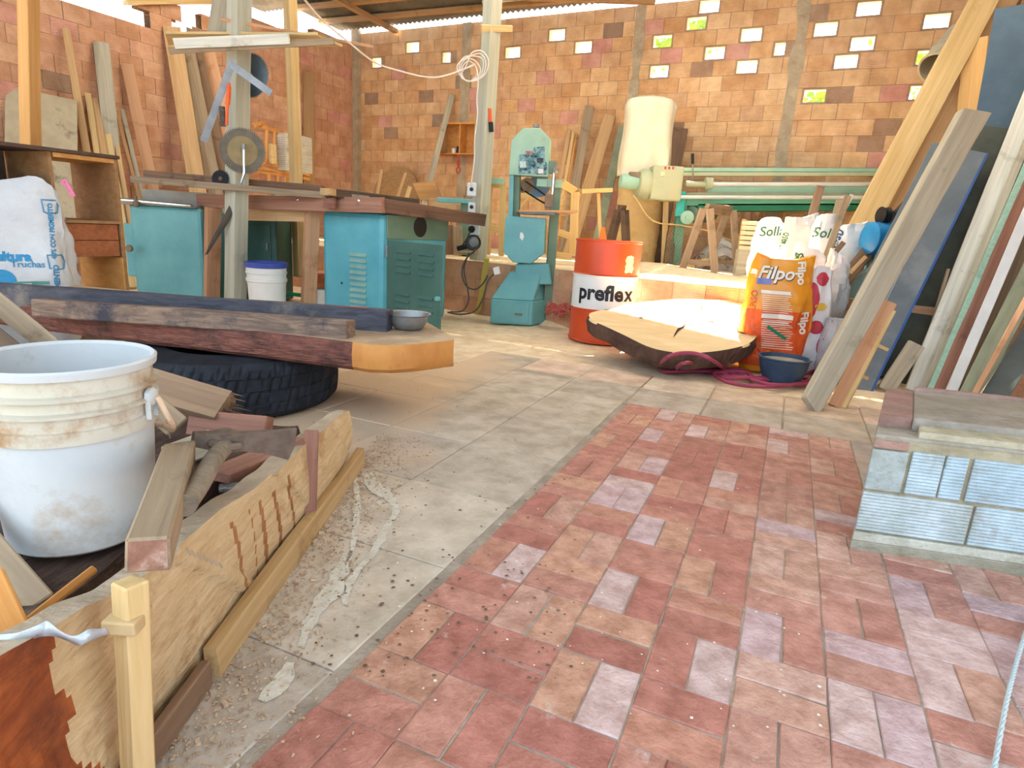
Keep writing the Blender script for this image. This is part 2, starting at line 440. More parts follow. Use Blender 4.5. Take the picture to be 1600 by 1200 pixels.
block_wall('wall_left', CORNER, LD, BD, 12.0, ltop, z0=0.005, cols=['D6A888', 'D9AD8E', 'D0A080', 'DCB294', 'CC9C7C', 'D4A68A'])
# right wall, mostly behind the leaning boards
RC = CORNER + BD * 10.4
block_wall('wall_right', RC, LD, -BD, 7.2, 4.0, z0=0.005)
# grey mortar columns on the back wall and in the corner
m_mort = M('mortar', 'A08E74', 'B6A68C', '7F6D58', scale=6, bump=0.6, bs=25, rough=0.95)
def column(name, x, wdt, z1=4.0, seed=0, d=0.006):
    bm = bmesh.new(); p = WB(x, 200) - CORNER; u = p.dot(BD); n = 24; L_, R_ = [], []
    for i in range(n + 1):
        z = 0.5 + (z1 - 0.5) * i / n
        e = noise.noise(V((z * 3, seed, 0))) * 0.05; f = noise.noise(V((z * 3, seed + 9, 0))) * 0.05
        L_.append(CORNER + BD * (u - wdt/2 + e) + LD * d + V((0, 0, z))); R_.append(CORNER + BD * (u + wdt/2 + f) + LD * d + V((0, 0, z)))
    vs = [(bm.verts.new(a), bm.verts.new(b), bm.verts.new(b - LD * 0.02), bm.verts.new(a - LD * 0.02)) for a, b in zip(L_, R_)]
    for i in range(n):
        for k in range(4): bm.faces.new((vs[i][k], vs[i][(k+1) % 4], vs[i+1][(k+1) % 4], vs[i+1][k]))
    bmesh.ops.recalc_face_normals(bm, faces=bm.faces[:])
    struct(name, bm, m_mort)
column('trim_1', 724, 0.16, 4.0, 1); column('trim_2', 984, 0.14, 4.0, 5); column('trim_3', 1228, 0.15, 4.0, 9)
bm = bmesh.new(); box(bm, (0, 0, 0), (0.13, 0.13, 4.05)); o = struct('trim_corner', bm, m_mort)
o.matrix_world = Matrix.Translation(CORNER) @ Matrix((BD, -LD, V((0, 0, 1)))).transposed().to_4x4() @ Matrix.Translation((-0.02, -0.10, 0))

# ---- raised platform at the back, block riser in front
PZ = 0.565
RF = V((-0.74, 6.88, 0)); RDA = 0.545                    # the riser line
RD = V((math.cos(RDA), -math.sin(RDA), 0)); RN = V((-RD.y, RD.x, 0)) * -1
PZ = 0.555
bm = bmesh.new()
def PW(u, d, z): return CORNER + BD * u + LD * d + V((0, 0, z))
def rise_d(u):      # distance from the back wall to the riser line at u
    # PW(u,d) on line RF + RD*s
    p = CORNER + BD * u - RF; return -p.dot(RN) / LD.dot(RN)
NU, ND = 60, 26
U0, U1 = -0.02, 10.38
def zplat(u, d):
    z = PZ + 0.012 * noise.noise(V((u * 2.3, d * 2.3, 1))) + 0.006 * noise.noise(V((u * 8, d * 8, 1)))
    return z + 0.07 * math.exp(-(((u - 6.1) / 0.6) ** 2 + ((d - 1.9) / 0.5) ** 2))
gv = []
for j in range(ND + 1):
    row = []
    for i in range(NU + 1):
        u = U0 + (U1 - U0) * i / NU; d = (rise_d(u) - .012) * j / ND
        row.append(bm.verts.new(PW(u, d, zplat(u, d) - (0.02 if j == ND else 0))))
    gv.append(row)
for j in range(ND):
    for i in range(NU): bm.faces.new((gv[j][i], gv[j+1][i], gv[j+1][i+1], gv[j][i+1]))
m_plat = M('sawdust_platform', 'DCC7A2', 'EAD9B8', 'C4A178', scale=9, bump=0.5, bs=50, rough=0.95, c3s=1.6, c3lo=0.55, c3hi=0.8)
struct('floor_platform', bm, m_plat, smooth=True)
# wood chips and rubble along the foot of the slab
bm = bmesh.new(); random.seed(3)
for _ in range(2600):
    y = random.uniform(.75, 2.6); x = -.60 + abs(random.gauss(0, .11)) + .01; s_ = random.uniform(.0012, .0038) * (2.2 if random.random() < .03 else 1)
    m_ = Matrix.Translation((x, y, .003 + s_ * .3)) @ Matrix.Rotation(random.uniform(0, 6), 4, 'Z') @ Matrix.Rotation(random.uniform(-.6, .6), 4, 'X')
    box(bm, (-s_, -s_ * .6, -s_ * .4), (s_, s_ * .6, s_ * .4), m_)
o = mesh_obj('wood_chips', bm, M('chips', 'A08268', 'C8B094', scale=40, rough=.9)); tag(o, 'scattered wood chips and crumbs along the foot of the standing slab', 'wood chips', kind='stuff')
r0 = PW(0, rise_d(0), 0)
block_wall('wall_riser', r0, RD, RN, 11.0, 0.55, z0=-0.02, phase=0.12, cols=['D4A484', 'D8AA88', 'CE9C7A', 'DCB090'], mortar='C9B090')

# ---- roof: corrugated sheets, with the open slot the sun comes through
RZ = 4.10
def tosun(p, z): return V(p) - SUN_D * ((z - p[2]) / -SUN_D.z) * 1.0
slot = []
for q in ((930, 438, .56), (1260, 436, .56), (1230, 505, .33), (925, 500, .33)):
    g = G(q[0], q[1], q[2]); g = g - SUN_D * ((RZ - g.z) / SUN_D.z) * -1.0 if False else g + SUN_D * ((RZ - g.z) / SUN_D.z)
    slot.append(((g - CORNER).dot(BD), (g - CORNER).dot(LD)))
su0, su1 = min(s[0] for s in slot), max(s[0] for s in slot)
sd0 = (slot[0][1] + slot[1][1]) / 2; sd1 = (slot[2][1] + slot[3][1]) / 2
print('slot', slot, su0, su1, sd0, sd1)
m_tin = M('corrugated_roof', '5E5A50', '7A756A', '8F7B5C', scale=3, bump=0.2, rough=0.7, metal=0.1, c3s=2)
def corrugated(name, u0, u1, d0, d1, z0, z1, amp=0.018, per=0.09):
    bm = bmesh.new(); n = max(4, int((u1 - u0) / (per / 4)))
    A, Bv = [], []
    for i in range(n + 1):
        u = u0 + (u1 - u0) * i / n; h = amp * math.sin(i * math.pi / 2)
        A.append(bm.verts.new(PW(u, d0, z0 + h))); Bv.append(bm.verts.new(PW(u, d1, z1 + h)))
    for i in range(n): bm.faces.new((A[i], Bv[i], Bv[i+1], A[i+1]))
    return struct(name, bm, m_tin)
corrugated('ceiling_sheet_left', -.3, su0, 0.07, sd0, RZ - .045, RZ)
corrugated('ceiling_sheet_rear', su0 + 0.001, 11.2, 0.03, sd0, RZ - .045, RZ)
SK0, SK1 = sd1 + .35, sd1 + 1.55       # unseen row of translucent sheets, added to brighten the dark hall
corrugated('ceiling_sheet_front', -1.0, 11.2, sd1, SK0, RZ + .02, RZ + .02)
corrugated('ceiling_sheet_near', -1.0, 11.2, SK1, 9.6, RZ + .02, RZ + .02)
corrugated('ceiling_sheet_gable', -1.0, .8, SK0, SK1, RZ + .02, RZ + .02); corrugated('ceiling_sheet_corner', 9.6, 11.2, SK0, SK1, RZ + .02, RZ + .02)
m_fillsheet = bpy.data.materials.new('added_fill_sheet'); m_fillsheet.use_nodes = True; n_ = m_fillsheet.node_tree; n_.nodes.clear()
tl = n_.nodes.new('ShaderNodeBsdfTranslucent'); mo = n_.nodes.new('ShaderNodeOutputMaterial'); tn = n_.nodes.new('ShaderNodeTexNoise'); tn.inputs['Scale'].default_value = 2
tr_ = n_.nodes.new('ShaderNodeValToRGB'); tr_.color_ramp.elements[0].color = (.29, .28, .25, 1); tr_.color_ramp.elements[1].color = (.41, .395, .36, 1)
n_.links.new(tn.outputs['Fac'], tr_.inputs[0]); n_.links.new(tr_.outputs[0], tl.inputs['Color']); n_.links.new(tl.outputs[0], mo.inputs['Surface'])
o = corrugated('ceiling_added_fill_sheet', .8, 9.6, SK0, SK1, RZ + .02, RZ + .02); o.data.materials.clear(); o.data.materials.append(m_fillsheet)
corrugated('ceiling_sheet_side', -1.0, su0, sd0, sd1, RZ, RZ + .02)
if su1 < 11: corrugated('ceiling_sheet_end', su1, 11.2, sd0, sd1, RZ, RZ + .02)
# ------------------------------------------------------------------ helpers working in world coordinates
from mathutils.bvhtree import BVHTree
_pm = {}
_thing0 = thing
def thing(name, label, cat, loc=(0, 0, 0), rot=None, group=None):
    o = _thing0(name, label, cat, loc, rot, group)
    r = rot.to_3x3().to_4x4() if isinstance(rot, Matrix) else Matrix.Rotation(rot or 0, 4, 'Z')
    _pm[o.name] = Matrix.Translation(V(loc)) @ r
    return o
def wm(o): return _pm.get(o.name, Matrix())
def part(name, bm, mat, parent, smooth=False, bev=0, mats=None, local=False, label=None):
    """bm is in world coordinates (or in the parent's frame when local)"""
    pm = wm(parent)
    if not local: bm.transform(pm.inverted())
    o = mesh_obj(name, bm, mat, parent, smooth, mats); _pm[o.name] = pm
    if bev: bevel(o, bev, 2)
    if label: o['label'] = label
    return o
def single(name, label, cat, bm, mat, loc=None, smooth=False, bev=0, group=None, mats=None, rot=0.0, kind=None, local=False):
    """a thing that is one mesh; bm in world coordinates, origin moved to loc"""
    if loc is None:
        xs = [v.co for v in bm.verts]; loc = V((sum(p.x for p in xs), sum(p.y for p in xs), 0)) / len(xs); loc.z = min(p.z for p in xs)
    m = Matrix.Translation(V(loc)) @ Matrix.Rotation(rot, 4, 'Z')
    if not local: bm.transform(m.inverted())
    o = mesh_obj(name, bm, mat, None, smooth, mats); o.location = loc; o.rotation_euler = (0, 0, rot); _pm[o.name] = m
    if bev: bevel(o, bev, 2)
    return tag(o, label, cat, group, kind)
def bpart(name, a, b, wd, t, mat, parent, tw=0.0, rough=0.003, face=None, bev=0.002, **k):
    m = frame(a, b, face, tw)
    o = mesh_obj(name, board_bm((V(b) - V(a)).length, wd, t, rough, **k), mat, parent)
    o.matrix_basis = wm(parent).inverted() @ m; _pm[o.name] = m
    if bev: bevel(o, bev, 1)
    return o
def plank(label, a, b, wd, t, mat, name='plank', cat='plank', group=None, **k):
    m = frame(a, b, k.get('face'), k.get('tw', 0.0))
    o = board(name, label, cat, a, b, wd, t, mat, group=group, **k); _pm[o.name] = m
    return o
def to_z(a, b, z=0.0):
    """the point on the line a->b at height z"""
    a, b = V(a), V(b); return a + (b - a) * ((z - a.z) / (b.z - a.z))
def drape(bm, mtx, target, d, off=0.002, far=3.0):
    """press flat lettering (plane given by mtx) onto a thing's surface along world direction d"""
    me = target.data; tm = wm(target)
    bvh = BVHTree.FromPolygons([tm @ v.co for v in me.vertices], [tuple(p.vertices) for p in me.polygons])
    d = V(d).normalized()
    for v in bm.verts:
        p = mtx @ V((v.co.x, v.co.y, 0))
        h = bvh.ray_cast(p - d * far * 0.5, d, far)
        if h[0] is None: h = bvh.find_nearest(p + d * .5)
        v.co = h[0] - d * (off + max(0, v.co.z))
    return bm
def facing(center, right, up):
    r = V(right).normalized(); u = V(up); u = (u - r * u.dot(r)).normalized(); n = r.cross(u)
    m = Matrix((r, u, n)).transposed().to_4x4(); m.translation = V(center); return m
def rod(a, b, r, seg=10, n=2):
    a, b = V(a), V(b); return tube(bmesh.new(), [a + (b - a) * i / n for i in range(n + 1)], r, seg)
def axis(center, d, up=None):
    """matrix whose local Z runs along d"""
    q = V(d).normalized().to_track_quat('Z', 'Y').to_matrix().to_4x4(); q.translation = V(center); return q
def obox(o, ax, ay, az, lo, hi, bm=None):
    """box spanned in a frame with origin o and unit axes"""
    m = Matrix((V(ax), V(ay), V(az))).transposed().to_4x4(); m.translation = V(o)
    bm = bm or bmesh.new(); box(bm, lo, hi, m); bmesh.ops.recalc_face_normals(bm, faces=bm.faces[:]); return bm
Z = V((0, 0, 1))
def fit(bm):
    bmesh.ops.recalc_face_normals(bm, faces=bm.faces[:]); return bm

w_yel = wood('pale_yellow', 'C2A26C', 'D6BA88', 'A6804E', c3lo=.6, c3hi=.8)
w_tan = wood('tan', 'AE8A60', 'C4A074', '8A6A48', c3lo=.6, c3hi=.8)
w_pink = wood('pinkish', 'B98A66', 'C99B78', 'A17350')
w_grey = wood('weathered_grey', '9A917E', 'B5AD99', '746B5A')
w_gb = wood('grey_brown', '85725C', 'A08C72', '5F503F')
w_brn = wood('brown', '6E5340', '876A52', '4B382B')
w_dk = wood('dark', '4A3B30', '63503F', '31271F')
w_or = wood('orange_plank', 'C08243', 'D39A58', 'A0652E')
w_red = wood('reddish', '7E5548', '976C59', '5C3D33')
w_white = wood('whitish', 'BDBCB0', 'D6D5C9', '8F8D80')
m_black = M('black_rubber', '16181C', '24272C', '3A3A3A', scale=8, rough=0.75, bump=0.3)
m_blackp = M('black_plastic', '15161A', '202226', rough=0.5, bump=0.05)
m_steel = M('steel', '7C7E80', '929496', '6E6458', scale=6, rough=0.48, metal=0.6, bump=0.08)
m_chrome = M('chrome', 'C9CDD2', 'D9DCE0', scale=4, rough=0.12, metal=1.0, bump=0.0)
m_barglint = M('polished_bar_highlight', 'D4D8D2', 'E2E4DE', rough=.3, metal=.25, bump=0)  # whitish, barely metallic: the bars' bright highlight is put into the colour
m_rust = M('rusty_steel', '7A6B58', '94836B', '5B4636', scale=7, rough=0.6, metal=0.45, bump=0.2)
m_wp = M('white_plastic', 'E2E2DC', 'EDEDE8', 'C9A987', scale=3, rough=0.45, bump=0.05, c3s=2.6, c3lo=0.62, c3hi=0.82)
m_whiteb = M('plain_white', 'D8D8D2', 'E6E6E2', rough=0.5, bump=0.02)
# ================================================================== LEFT FOREGROUND
# thick live-edge slab standing on its edge
def slab_top(y):
    t = [(0.30, .45), (.652, .394), (.744, .369), (.80, .358), (.884, .329), (.965, .32), (1.105, .317), (1.226, .311), (1.385, .287), (1.575, .278), (1.8, .269), (1.974, .255), (2.183, .236), (2.3, .215)]
    for (a, p), (b, q) in zip(t, t[1:]):
        if y <= b: return p + (q - p) * (y - a) / (b - a)
    return .21
bm = bmesh.new(); NY, NZ = 230, 22; rows = []
for i in range(NY + 1):
    y = 0.30 + (2.26 - 0.30) * i / NY; h = slab_top(y); r = []
    for j in range(NZ + 1):
        q = j / NZ
        und = 0.0 if y < 1.9 else 0.09 * (y - 1.9) / .36
        z = und * (1 - q) + h * q
        x = -0.618 - 0.035 * (1 - q) * 0 + 0.012 * noise.noise(V((y * 3, z * 6, 0))) + 0.010 * math.sin(q * 3.1) + (0.010 if noise.noise(V((y * 2.2 + z * 2.5, 0, 5))) > 0 else 0)
        r.append(V((x, y - 0.03 * (1 - q) * (i == NY), z)))
    for j in range(3):
        r.append(V((-0.634 - 0.017 * j + 0.006 * noise.noise(V((y * 9, j, 3))), y, h + 0.004 * noise.noise(V((y * 12, j, 1))))))
    r.append(V((-0.672, y, 0.0 + (0.09 * (y - 1.9) / .36 if y > 1.9 else 0))))
    rows.append([bm.verts.new(p) for p in r])
for i in range(NY):
    for j in range(len(rows[0]) - 1): bm.faces.new((rows[i][j], rows[i+1][j], rows[i+1][j+1], rows[i][j+1]))
bm.faces.new(rows[0]); bm.faces.new(rows[-1][::-1]); fit(bm)
m_slab = M('fresh_sawn_slab', 'B89A70', 'CDB48C', '96683C', scale=2.2, st=(1, 1.4, 5), dist=1.5, rough=0.7, bump=0.45, bs=14, c3s=2.6, c3lo=0.58, c3hi=0.72)
m_slabtop = M('weathered_slab_edge', 'A3937E', 'B8A891', '86715A', scale=9, rough=0.85, bump=0.5, bs=40)
m_stain = M('red_heartwood', '8A4320', 'A65A2C', '54281A', scale=4, st=(1, 1.2, 4), dist=2, rough=0.7, bump=0.4, c3s=4, c3lo=.5, c3hi=.7)
for f in bm.faces:
    c = f.calc_center_median(); n = f.normal
    if n.z > 0.6: f.material_index = 1
    elif 1.22 < c.y < 1.66 and c.x > -.64 and noise.noise(V((c.y * 34 + c.z * 7, 0, 3))) > .22 and c.z < slab_top(c.y) - .045 - .03 * noise.noise(V((c.y * 9, 5, 0))): f.material_index = 3
    elif c.y < 0.78 + 0.10 * noise.noise(V((c.z * 9, c.y * 4, 0))) - 0.2 * c.z and c.x > -0.64: f.material_index = 2
single('live_edge_slab', 'thick pale yellow sawn slab standing on its edge beside the bucket', 'slab', bm, None, loc=(-0.66, 1.3, 0), smooth=True, mats=[m_slab, m_slabtop, m_stain, wood('drip', '8C5A34', 'A9774A', '6A3A22')])
# drip streaks are part of its look; narrow lower strips along its foot
bm = board_bm(1.18, 0.07, 0.03, 0.008)
m = frame((-0.587, 1.08, 0.036), (-0.575, 2.24, 0.038), face=(3, 1.5, .2)); o = mesh_obj('edging_board', bm, wood('ochre', 'A88658', 'C0A072', '7A5836')); o.matrix_world = m
tag(o, 'low narrow yellow board lying along the foot of the standing slab', 'board')
plank('thin brown batten lying along the slab foot near the picture edge', (-0.585, 0.72, 0.04), (-0.585, 1.06, 0.03), 0.06, 0.02, w_brn, name='batten', cat='batten', face=(3, 1, .2))
# stakes
a = G(196, 1260, 0); plank('square pale yellow stake standing against the slab with a silver strap', V((-0.552, 0.775, -0.0)), P(203, 908, .79), 0.037, 0.037, w_yel, name='stake', cat='stake', face=(1.2, -1.0, .3), tw=0.3)
plank('reddish brown stake leaning on the far end of the slab', G(487, 838, 0) + V((-.012, 0, -0.03)), P(487, 672, 1.79), 0.042, 0.03, w_red, name='stake', cat='stake')
# strap
sp = [P(-30, 1008, .68), P(20, 1000, .69), P(62, 985, .70), P(80, 983, .70), P(118, 1000, .71), P(140, 992, .72), P(168, 985, .745)]
bm = bmesh.new(); q = spline(sp, 6); wv = []
for i, p in enumerate(q):
    t = i / (len(q) - 1); h = 0.0105 * (1 - .3 * t); tw = 0.6 * math.sin(i * .5)
    wv.append((bm.verts.new(p + V((0, math.sin(tw) * .006, h))), bm.verts.new(p - V((0, math.sin(tw) * .006, h)))))
for i in range(len(wv) - 1): bm.faces.new((wv[i][0], wv[i+1][0], wv[i+1][1], wv[i][1]))
o = single('plastic_strap', 'silver grey plastic strap stretched to the yellow stake', 'strap', bm, M('silver_tape', 'A9AEB3', 'C6CACE', rough=.35, metal=.3, bump=.2, scale=20), smooth=True)
sm = o.modifiers.new('s', 'SOLIDIFY'); sm.thickness = 0.0015
bm = obox(P(200, 968, .785), (1, 0, 0), (0, 1, 0), Z, (-.0245, -.0245, -.011), (.0245, .0245, .011))
single('tape_wrap', 'tan tape wrapped round the top of the yellow stake', 'tape', bm, M('tan_tape', 'B3976C', 'C3A97E', rough=.6, bump=.1), bev=.003)

# dark fibrous offcut pile that carries the bucket
def pile_z(x, y): return 0.248 - 0.075 * max(0, y - 1.25) + 0.010 * noise.noise(V((x * 5, y * 5, 2))) + 0.006 * noise.noise(V((x * 30, y * 6, 5)))
bm = bmesh.new(); nx, ny = 30, 44; g = []
for j in range(ny + 1):
    y = 0.35 + 1.85 * j / ny
    g.append([bm.verts.new((-1.75 + 1.0 * i / nx, y, (0.0 if i in (0, nx) or j in (0, ny) else pile_z(-1.75 + 1.0 * i / nx, y)))) for i in range(nx + 1)])
for j in range(ny):
    for i in range(nx): bm.faces.new((g[j][i], g[j][i+1], g[j+1][i+1], g[j+1][i]))
m_pile = M('dark_bark_wood', '40302A', '5E483C', '7A6A5A', scale=3, st=(9, 1.5, 3), rough=0.9, bump=0.9, bs=22, c3s=3.2, c3lo=.56, c3hi=.72, dist=1)
single('bark_slab', 'big dark fibrous bark slab lying under the white bucket', 'slab', bm, m_pile, smooth=True)

# the large white bucket
bc = V((-0.905, 1.20, 0.262))
bz = bc.z
t = thing('bucket', 'large dirty white plastic bucket standing in the left foreground', 'bucket', bc)
prof = [(.0, 0), (.128, 0), (.134, .006), (.145, .20), (.147, .235), (.153, .237), (.155, .262), (.149, .264), (.149, .290), (.160, .292), (.161, .298), (.151, .301), (.151, .322), (.161, .324), (.162, .331), (.152, .334), (.153, .362), (.161, .364), (.163, .378), (.158, .382), (.151, .376), (.148, .28), (.140, .12), (.130, .010), (0, .010)]
m_bkt = M('bucket_plastic', 'B4B8BA', 'C2C5C5', 'A08260', scale=2, rough=.42, bump=.08, c3s=4.5, c3lo=.54, c3hi=.74, bs=30)
part('bucket_body', lathe(bmesh.new(), prof, 72, cap0=False), m_bkt, t, smooth=True, local=True)
bo = bpy.data.objects['bucket_body']; bo.data.materials.append(M('bucket_rings_dirty', 'B8B2A2', 'C6C2B6', '9C7A54', scale=3, rough=.5, bump=.1, c3s=8, c3lo=.5, c3hi=.68, bs=40))
for p_ in bo.data.polygons:
    if p_.center.z > .238 and p_.normal.dot(V((p_.center.x, p_.center.y, 0))) > 0 and p_.center.z < .366: p_.material_index = 1
an = math.radians(6)
ex, ey = .161 * math.cos(an), .161 * math.sin(an)
bm = bmesh.new(); m = axis((ex, ey, .300), (math.cos(an), math.sin(an), 0)) @ Matrix.Translation((0, 0, -.006))
lathe(bm, [(0, 0), (.019, 0), (.019, .010), (.013, .014), (0, .014)], 24, m, cap0=False)
for s in (-1, 1): box(bm, (-.017, -.045 if s < 0 else -.012, 0), (-.013, .012, .010), m) if s < 0 else box(bm, (.013, -.045, 0), (.017, .012, .010), m)
part('handle_ear', fit(bm), m_bkt, t, smooth=True, local=True)
AX = Matrix.Rotation(math.radians(23), 3, 'Z'); e0_ = AX.inverted() @ V((ex, ey, 0)); ex, ey = e0_.x, e0_.y
hp = [(ex * 1.06, ey * 1.06, .300), (ex * 1.10, ey * 1.0, .285), (.180, -.040, .250), (.184, -.015, .222), (.174, .030, .200), (.135, .11, .19), (.03, .172, .175), (-.08, .160, .19), (-.150, .09, .245), (-.155, .075, .285)]
part('bail_handle', tube(bmesh.new(), spline([AX @ V(p) for p in hp], 8), .0062, 10), M('bail_plastic', 'C9A98A', 'D8BFA6', 'A06C40', rough=.5, bump=.05, c3s=20), t, smooth=True, local=True)

# square timber block, axe, broken plank, nailed board
a, b = P(231, 868, 0.80), P(282, 706, 1.26)
plank('short square brown timber lying over the slab beside the bucket', a, b, 0.059, 0.055, w_gb, name='timber_block', cat='timber', rough=.003, bev=.004, ends=(0, -.5), tw=-.25)
o_ = bpy.data.objects['timber_block']; o_.data.materials.append(M('weathered_end_grain', '7A5445', '96705E', 'B8A496', scale=25, rough=.9, bump=.4, c3s=12)); o_.data.polygons[-2].material_index = 1
t = thing('axe', 'old axe with round wooden handle and rusty head behind the square timber', 'axe', P(345, 700, 1.42))
a, b = P(288, 790, 1.0), P(349, 700, 1.38)
q = spline([a, a.lerp(b, .3) + V((0, 0, -.002)), a.lerp(b, .7) + V((0, 0, .006)), b, b + (b - a) * .10], 6)
part('handle', tube(bmesh.new(), q, [.021 if i < 2 else .0195 + .003 * i / len(q) for i in range(len(q))], 14), wood('axe_handle', '7E7262', '948775', '5F5548', scale=6), t, smooth=True)
m_axe = M('rusty_axe_head', '5C4D44', '7A6A5E', '8B7A6C', scale=12, rough=.8, metal=.15, bump=.5, bs=40)
hc = P(353, 690, 1.40); hx = (P(460, 696, 1.50) - hc).normalized(); hz = Z - hx * hx.z; hz.normalize(); hy = hz.cross(hx)
bm = bmesh.new(); m = Matrix((hx, hz, hy)).transposed().to_4x4(); m.translation = hc
out = [(-.075, .018), (-.03, .022), (.0, .030), (.03, .024), (.09, .034), (.165, .048), (.17, .0), (.160, -.040), (.09, -.022), (.03, -.018), (0, -.024), (-.03, -.016), (-.075, -.014)]
th = [.013, .016, .024, .018, .010, .003, .003, .003, .010, .018, .024, .016, .013]
A = [bm.verts.new(m @ V((x, z, w_))) for (x, z), w_ in zip(out, th)]; Bv = [bm.verts.new(m @ V((x, z, -w_))) for (x, z), w_ in zip(out, th)]
k = len(A); bm.faces.new(A); bm.faces.new(Bv[::-1])
for i in range(k): bm.faces.new((A[(i+1) % k], A[i], Bv[i], Bv[(i+1) % k]))
bmesh.ops.triangulate(bm, faces=[f for f in bm.faces if len(f.verts) > 4]); fit(bm)
part('axe_head', bm, m_axe, t, bev=.002)
ring = [hc + (hx * math.cos(v) * .033 + (a - b).normalized() * .012 + hy * 0 + hz * math.sin(v) * .0 + hy * math.sin(v) * .033) for v in [i * math.pi / 10 for i in range(20)]]
part('eye_collar', tube(bmesh.new(), ring, .010, 8, closed=True), m_axe, t, smooth=True)

def broken(label, a, b, wd, t, mat, name='plank', n=14, tw=0):
    bm = board_bm((b - a).length, wd, t, .004, seg=14)
    L = (b - a).length
    for i in range(n):       # splintered fibres at the broken end
        y = (i / (n - 1) - .5) * wd * .9; z = random.uniform(-.4, .4) * t; l = random.uniform(.02, .08); s = wd / n * .5
        v = [bm.verts.new((L - .03, y - s, z - t * .12)), bm.verts.new((L - .03, y + s, z - t * .12)), bm.verts.new((L - .03, y, z + t * .15)), bm.verts.new((L + l, y + random.uniform(-s, s), z))]
        for f in ((0, 1, 3), (1, 2, 3), (2, 0, 3)): bm.faces.new([v[q] for q in f])
    o = mesh_obj(name, bm, mat); o.matrix_world = frame(a, b, None, tw); tag(o, label, 'plank'); return o
broken('broken brown plank with splintered end leaning on the tyre', P(170, 588, 2.05), P(352, 640, 2.02), .12, .07, wood('split_brown', '7D6450', '9A7E63', 'A96B3C', c3lo=.62, c3hi=.72), tw=-.5)
o = plank('grey brown board with a nail behind the bucket handle', P(150, 560, 1.75), P(278, 668, 1.72), .07, .03, w_gb, name='nailed_board', cat='board')
bm = rod(P(258, 648, 1.69), P(266, 685, 1.69), .0022, 6); n_ = mesh_obj('nail', bm, m_rust); n_.parent = o; n_.matrix_parent_inverse = Matrix(); n_.data.transform(_pm[o.name].inverted())
plank('rough brown offcut lying under the broken plank', P(300, 660, 2.0), P(420, 672, 1.95), .09, .05, w_red, name='offcut', cat='offcut')
plank('pale grey board lying flat behind the axe', P(262, 715, 1.62), P(330, 690, 1.75), .07, .03, w_grey, name='offcut', cat='offcut')
plank('flat brown offcut between the axe and the slab edge', P(340, 745, 1.5), P(470, 690, 1.80), .09, .03, w_red, name='offcut', cat='offcut', face=(-1.0, 1.2, 3))
bm = bmesh.new(); box(bm, (-.03, -.015, 0), (.035, .02, .012)); bm.transform(Matrix.Translation(P(362, 765, 1.45)) @ Matrix.Rotation(.4, 4, 'Z'))
single('foil_scrap', 'crumpled dark shiny foil scrap beside the slab edge', 'scrap', bm, M('dark_foil', '23262E', '9AA0AA', scale=30, rough=.25, metal=.6, bump=.8), bev=.004)
plank('thin orange wooden stick lying across the bark slab', P(25, 985, .80), P(147, 890, 1.02), .014, .012, w_or, name='stick', cat='stick')
plank('grey plank leaning at the left picture edge beside the bark slab', P(-70, 800, 1.05), P(60, 950, .95), .06, .03, w_gb, cat='plank')
plank('bright orange offcut at the left picture edge', P(-30, 900, .80), P(12, 990, .78), .05, .03, w_or, name='offcut', cat='offcut')

# tyre lying flat
tc = V((-1.46, 3.10, 0.0)); R = .53
t = thing('truck_tyre', 'big black truck tyre lying flat under the bench slab', 'tyre', tc)
def tread(a, z):
    k = (a * 34 / math.pi + (z * 14)) % 1.0
    return 1.0 - (0.018 if k < .22 and .03 < z < .26 else 0)
prof = [(.27, .04), (.30, .005), (.42, .0), (.50, .012), (.525, .04), (.53, .08), (.528, .083), (.528, .09), (.53, .093), (.532, .14), (.528, .143), (.528, .15), (.532, .153), (.53, .20), (.527, .203), (.527, .21), (.53, .213), (.525, .25), (.50, .275), (.42, .283), (.30, .278), (.27, .24)]
part('tyre_body', lathe(bmesh.new(), prof, 220, cap0=False, wob=tread), M('tyre_rubber', '191C22', '2A2E36', '5A5750', scale=9, rough=.8, bump=.35, c3lo=.68, c3hi=.8), t, local=True)
part('bead', lathe(bmesh.new(), [(.262, .03), (.275, .03), (.275, .25), (.262, .25), (.262, .03)], 80, cap0=False), m_black, t, smooth=True, local=True)

# the bench: thick slab on the tyre
zt, zb = .42, .292
foot = [(-.70, 2.60), (-.62, 2.565), (-.53, 2.58), (-.42, 2.65), (-.28, 2.79), (-.285, 2.84), (-.38, 3.05), (-.55, 3.42), (-3.3, 3.95), (-3.3, 3.28), (-2.2, 2.97), (-1.4, 2.78)]
bm = bmesh.new()
def ring_(z, ins):
    c = V((-1.6, 3.15, 0)); r = []
    pts = []
    for (xa, ya), (xb, yb) in zip(foot, foot[1:] + foot[:1]):
        k_ = 4 if xa > -.7 else 14
        pts += [V((xa + (xb-xa) * i / k_, ya + (yb-ya) * i / k_, z)) for i in range(k_)]
    for p in pts:
        n_ = noise.noise(V((p.x * 6, p.y * 6, z * 12))) * (.012 if p.x < -.72 else .003)
        r.append(bm.verts.new(V((p.x, p.y + ins + n_, z))))
    return r
levels = [(zb, .03), (zb + .02, .005), (zb + .05, .0), (zb + .08, -.004), (zt - .015, .006), (zt, .014)]
rs = [ring_(z, i) for z, i in levels]
for A, Bq in zip(rs, rs[1:]):
    for k in range(len(A)): bm.faces.new((A[k], A[(k+1) % len(A)], Bq[(k+1) % len(A)], Bq[k]))
bm.faces.new(rs[0][::-1]); bm.faces.new(rs[-1]); fit(bm)
m_bark = M('red_bark', '6B4038', '8A5A4C', '45302C', scale=4, st=(1.2, 1.2, 6), rough=.9, bump=1.0, bs=18, c3s=4, c3lo=.5, c3hi=.66, dist=2)
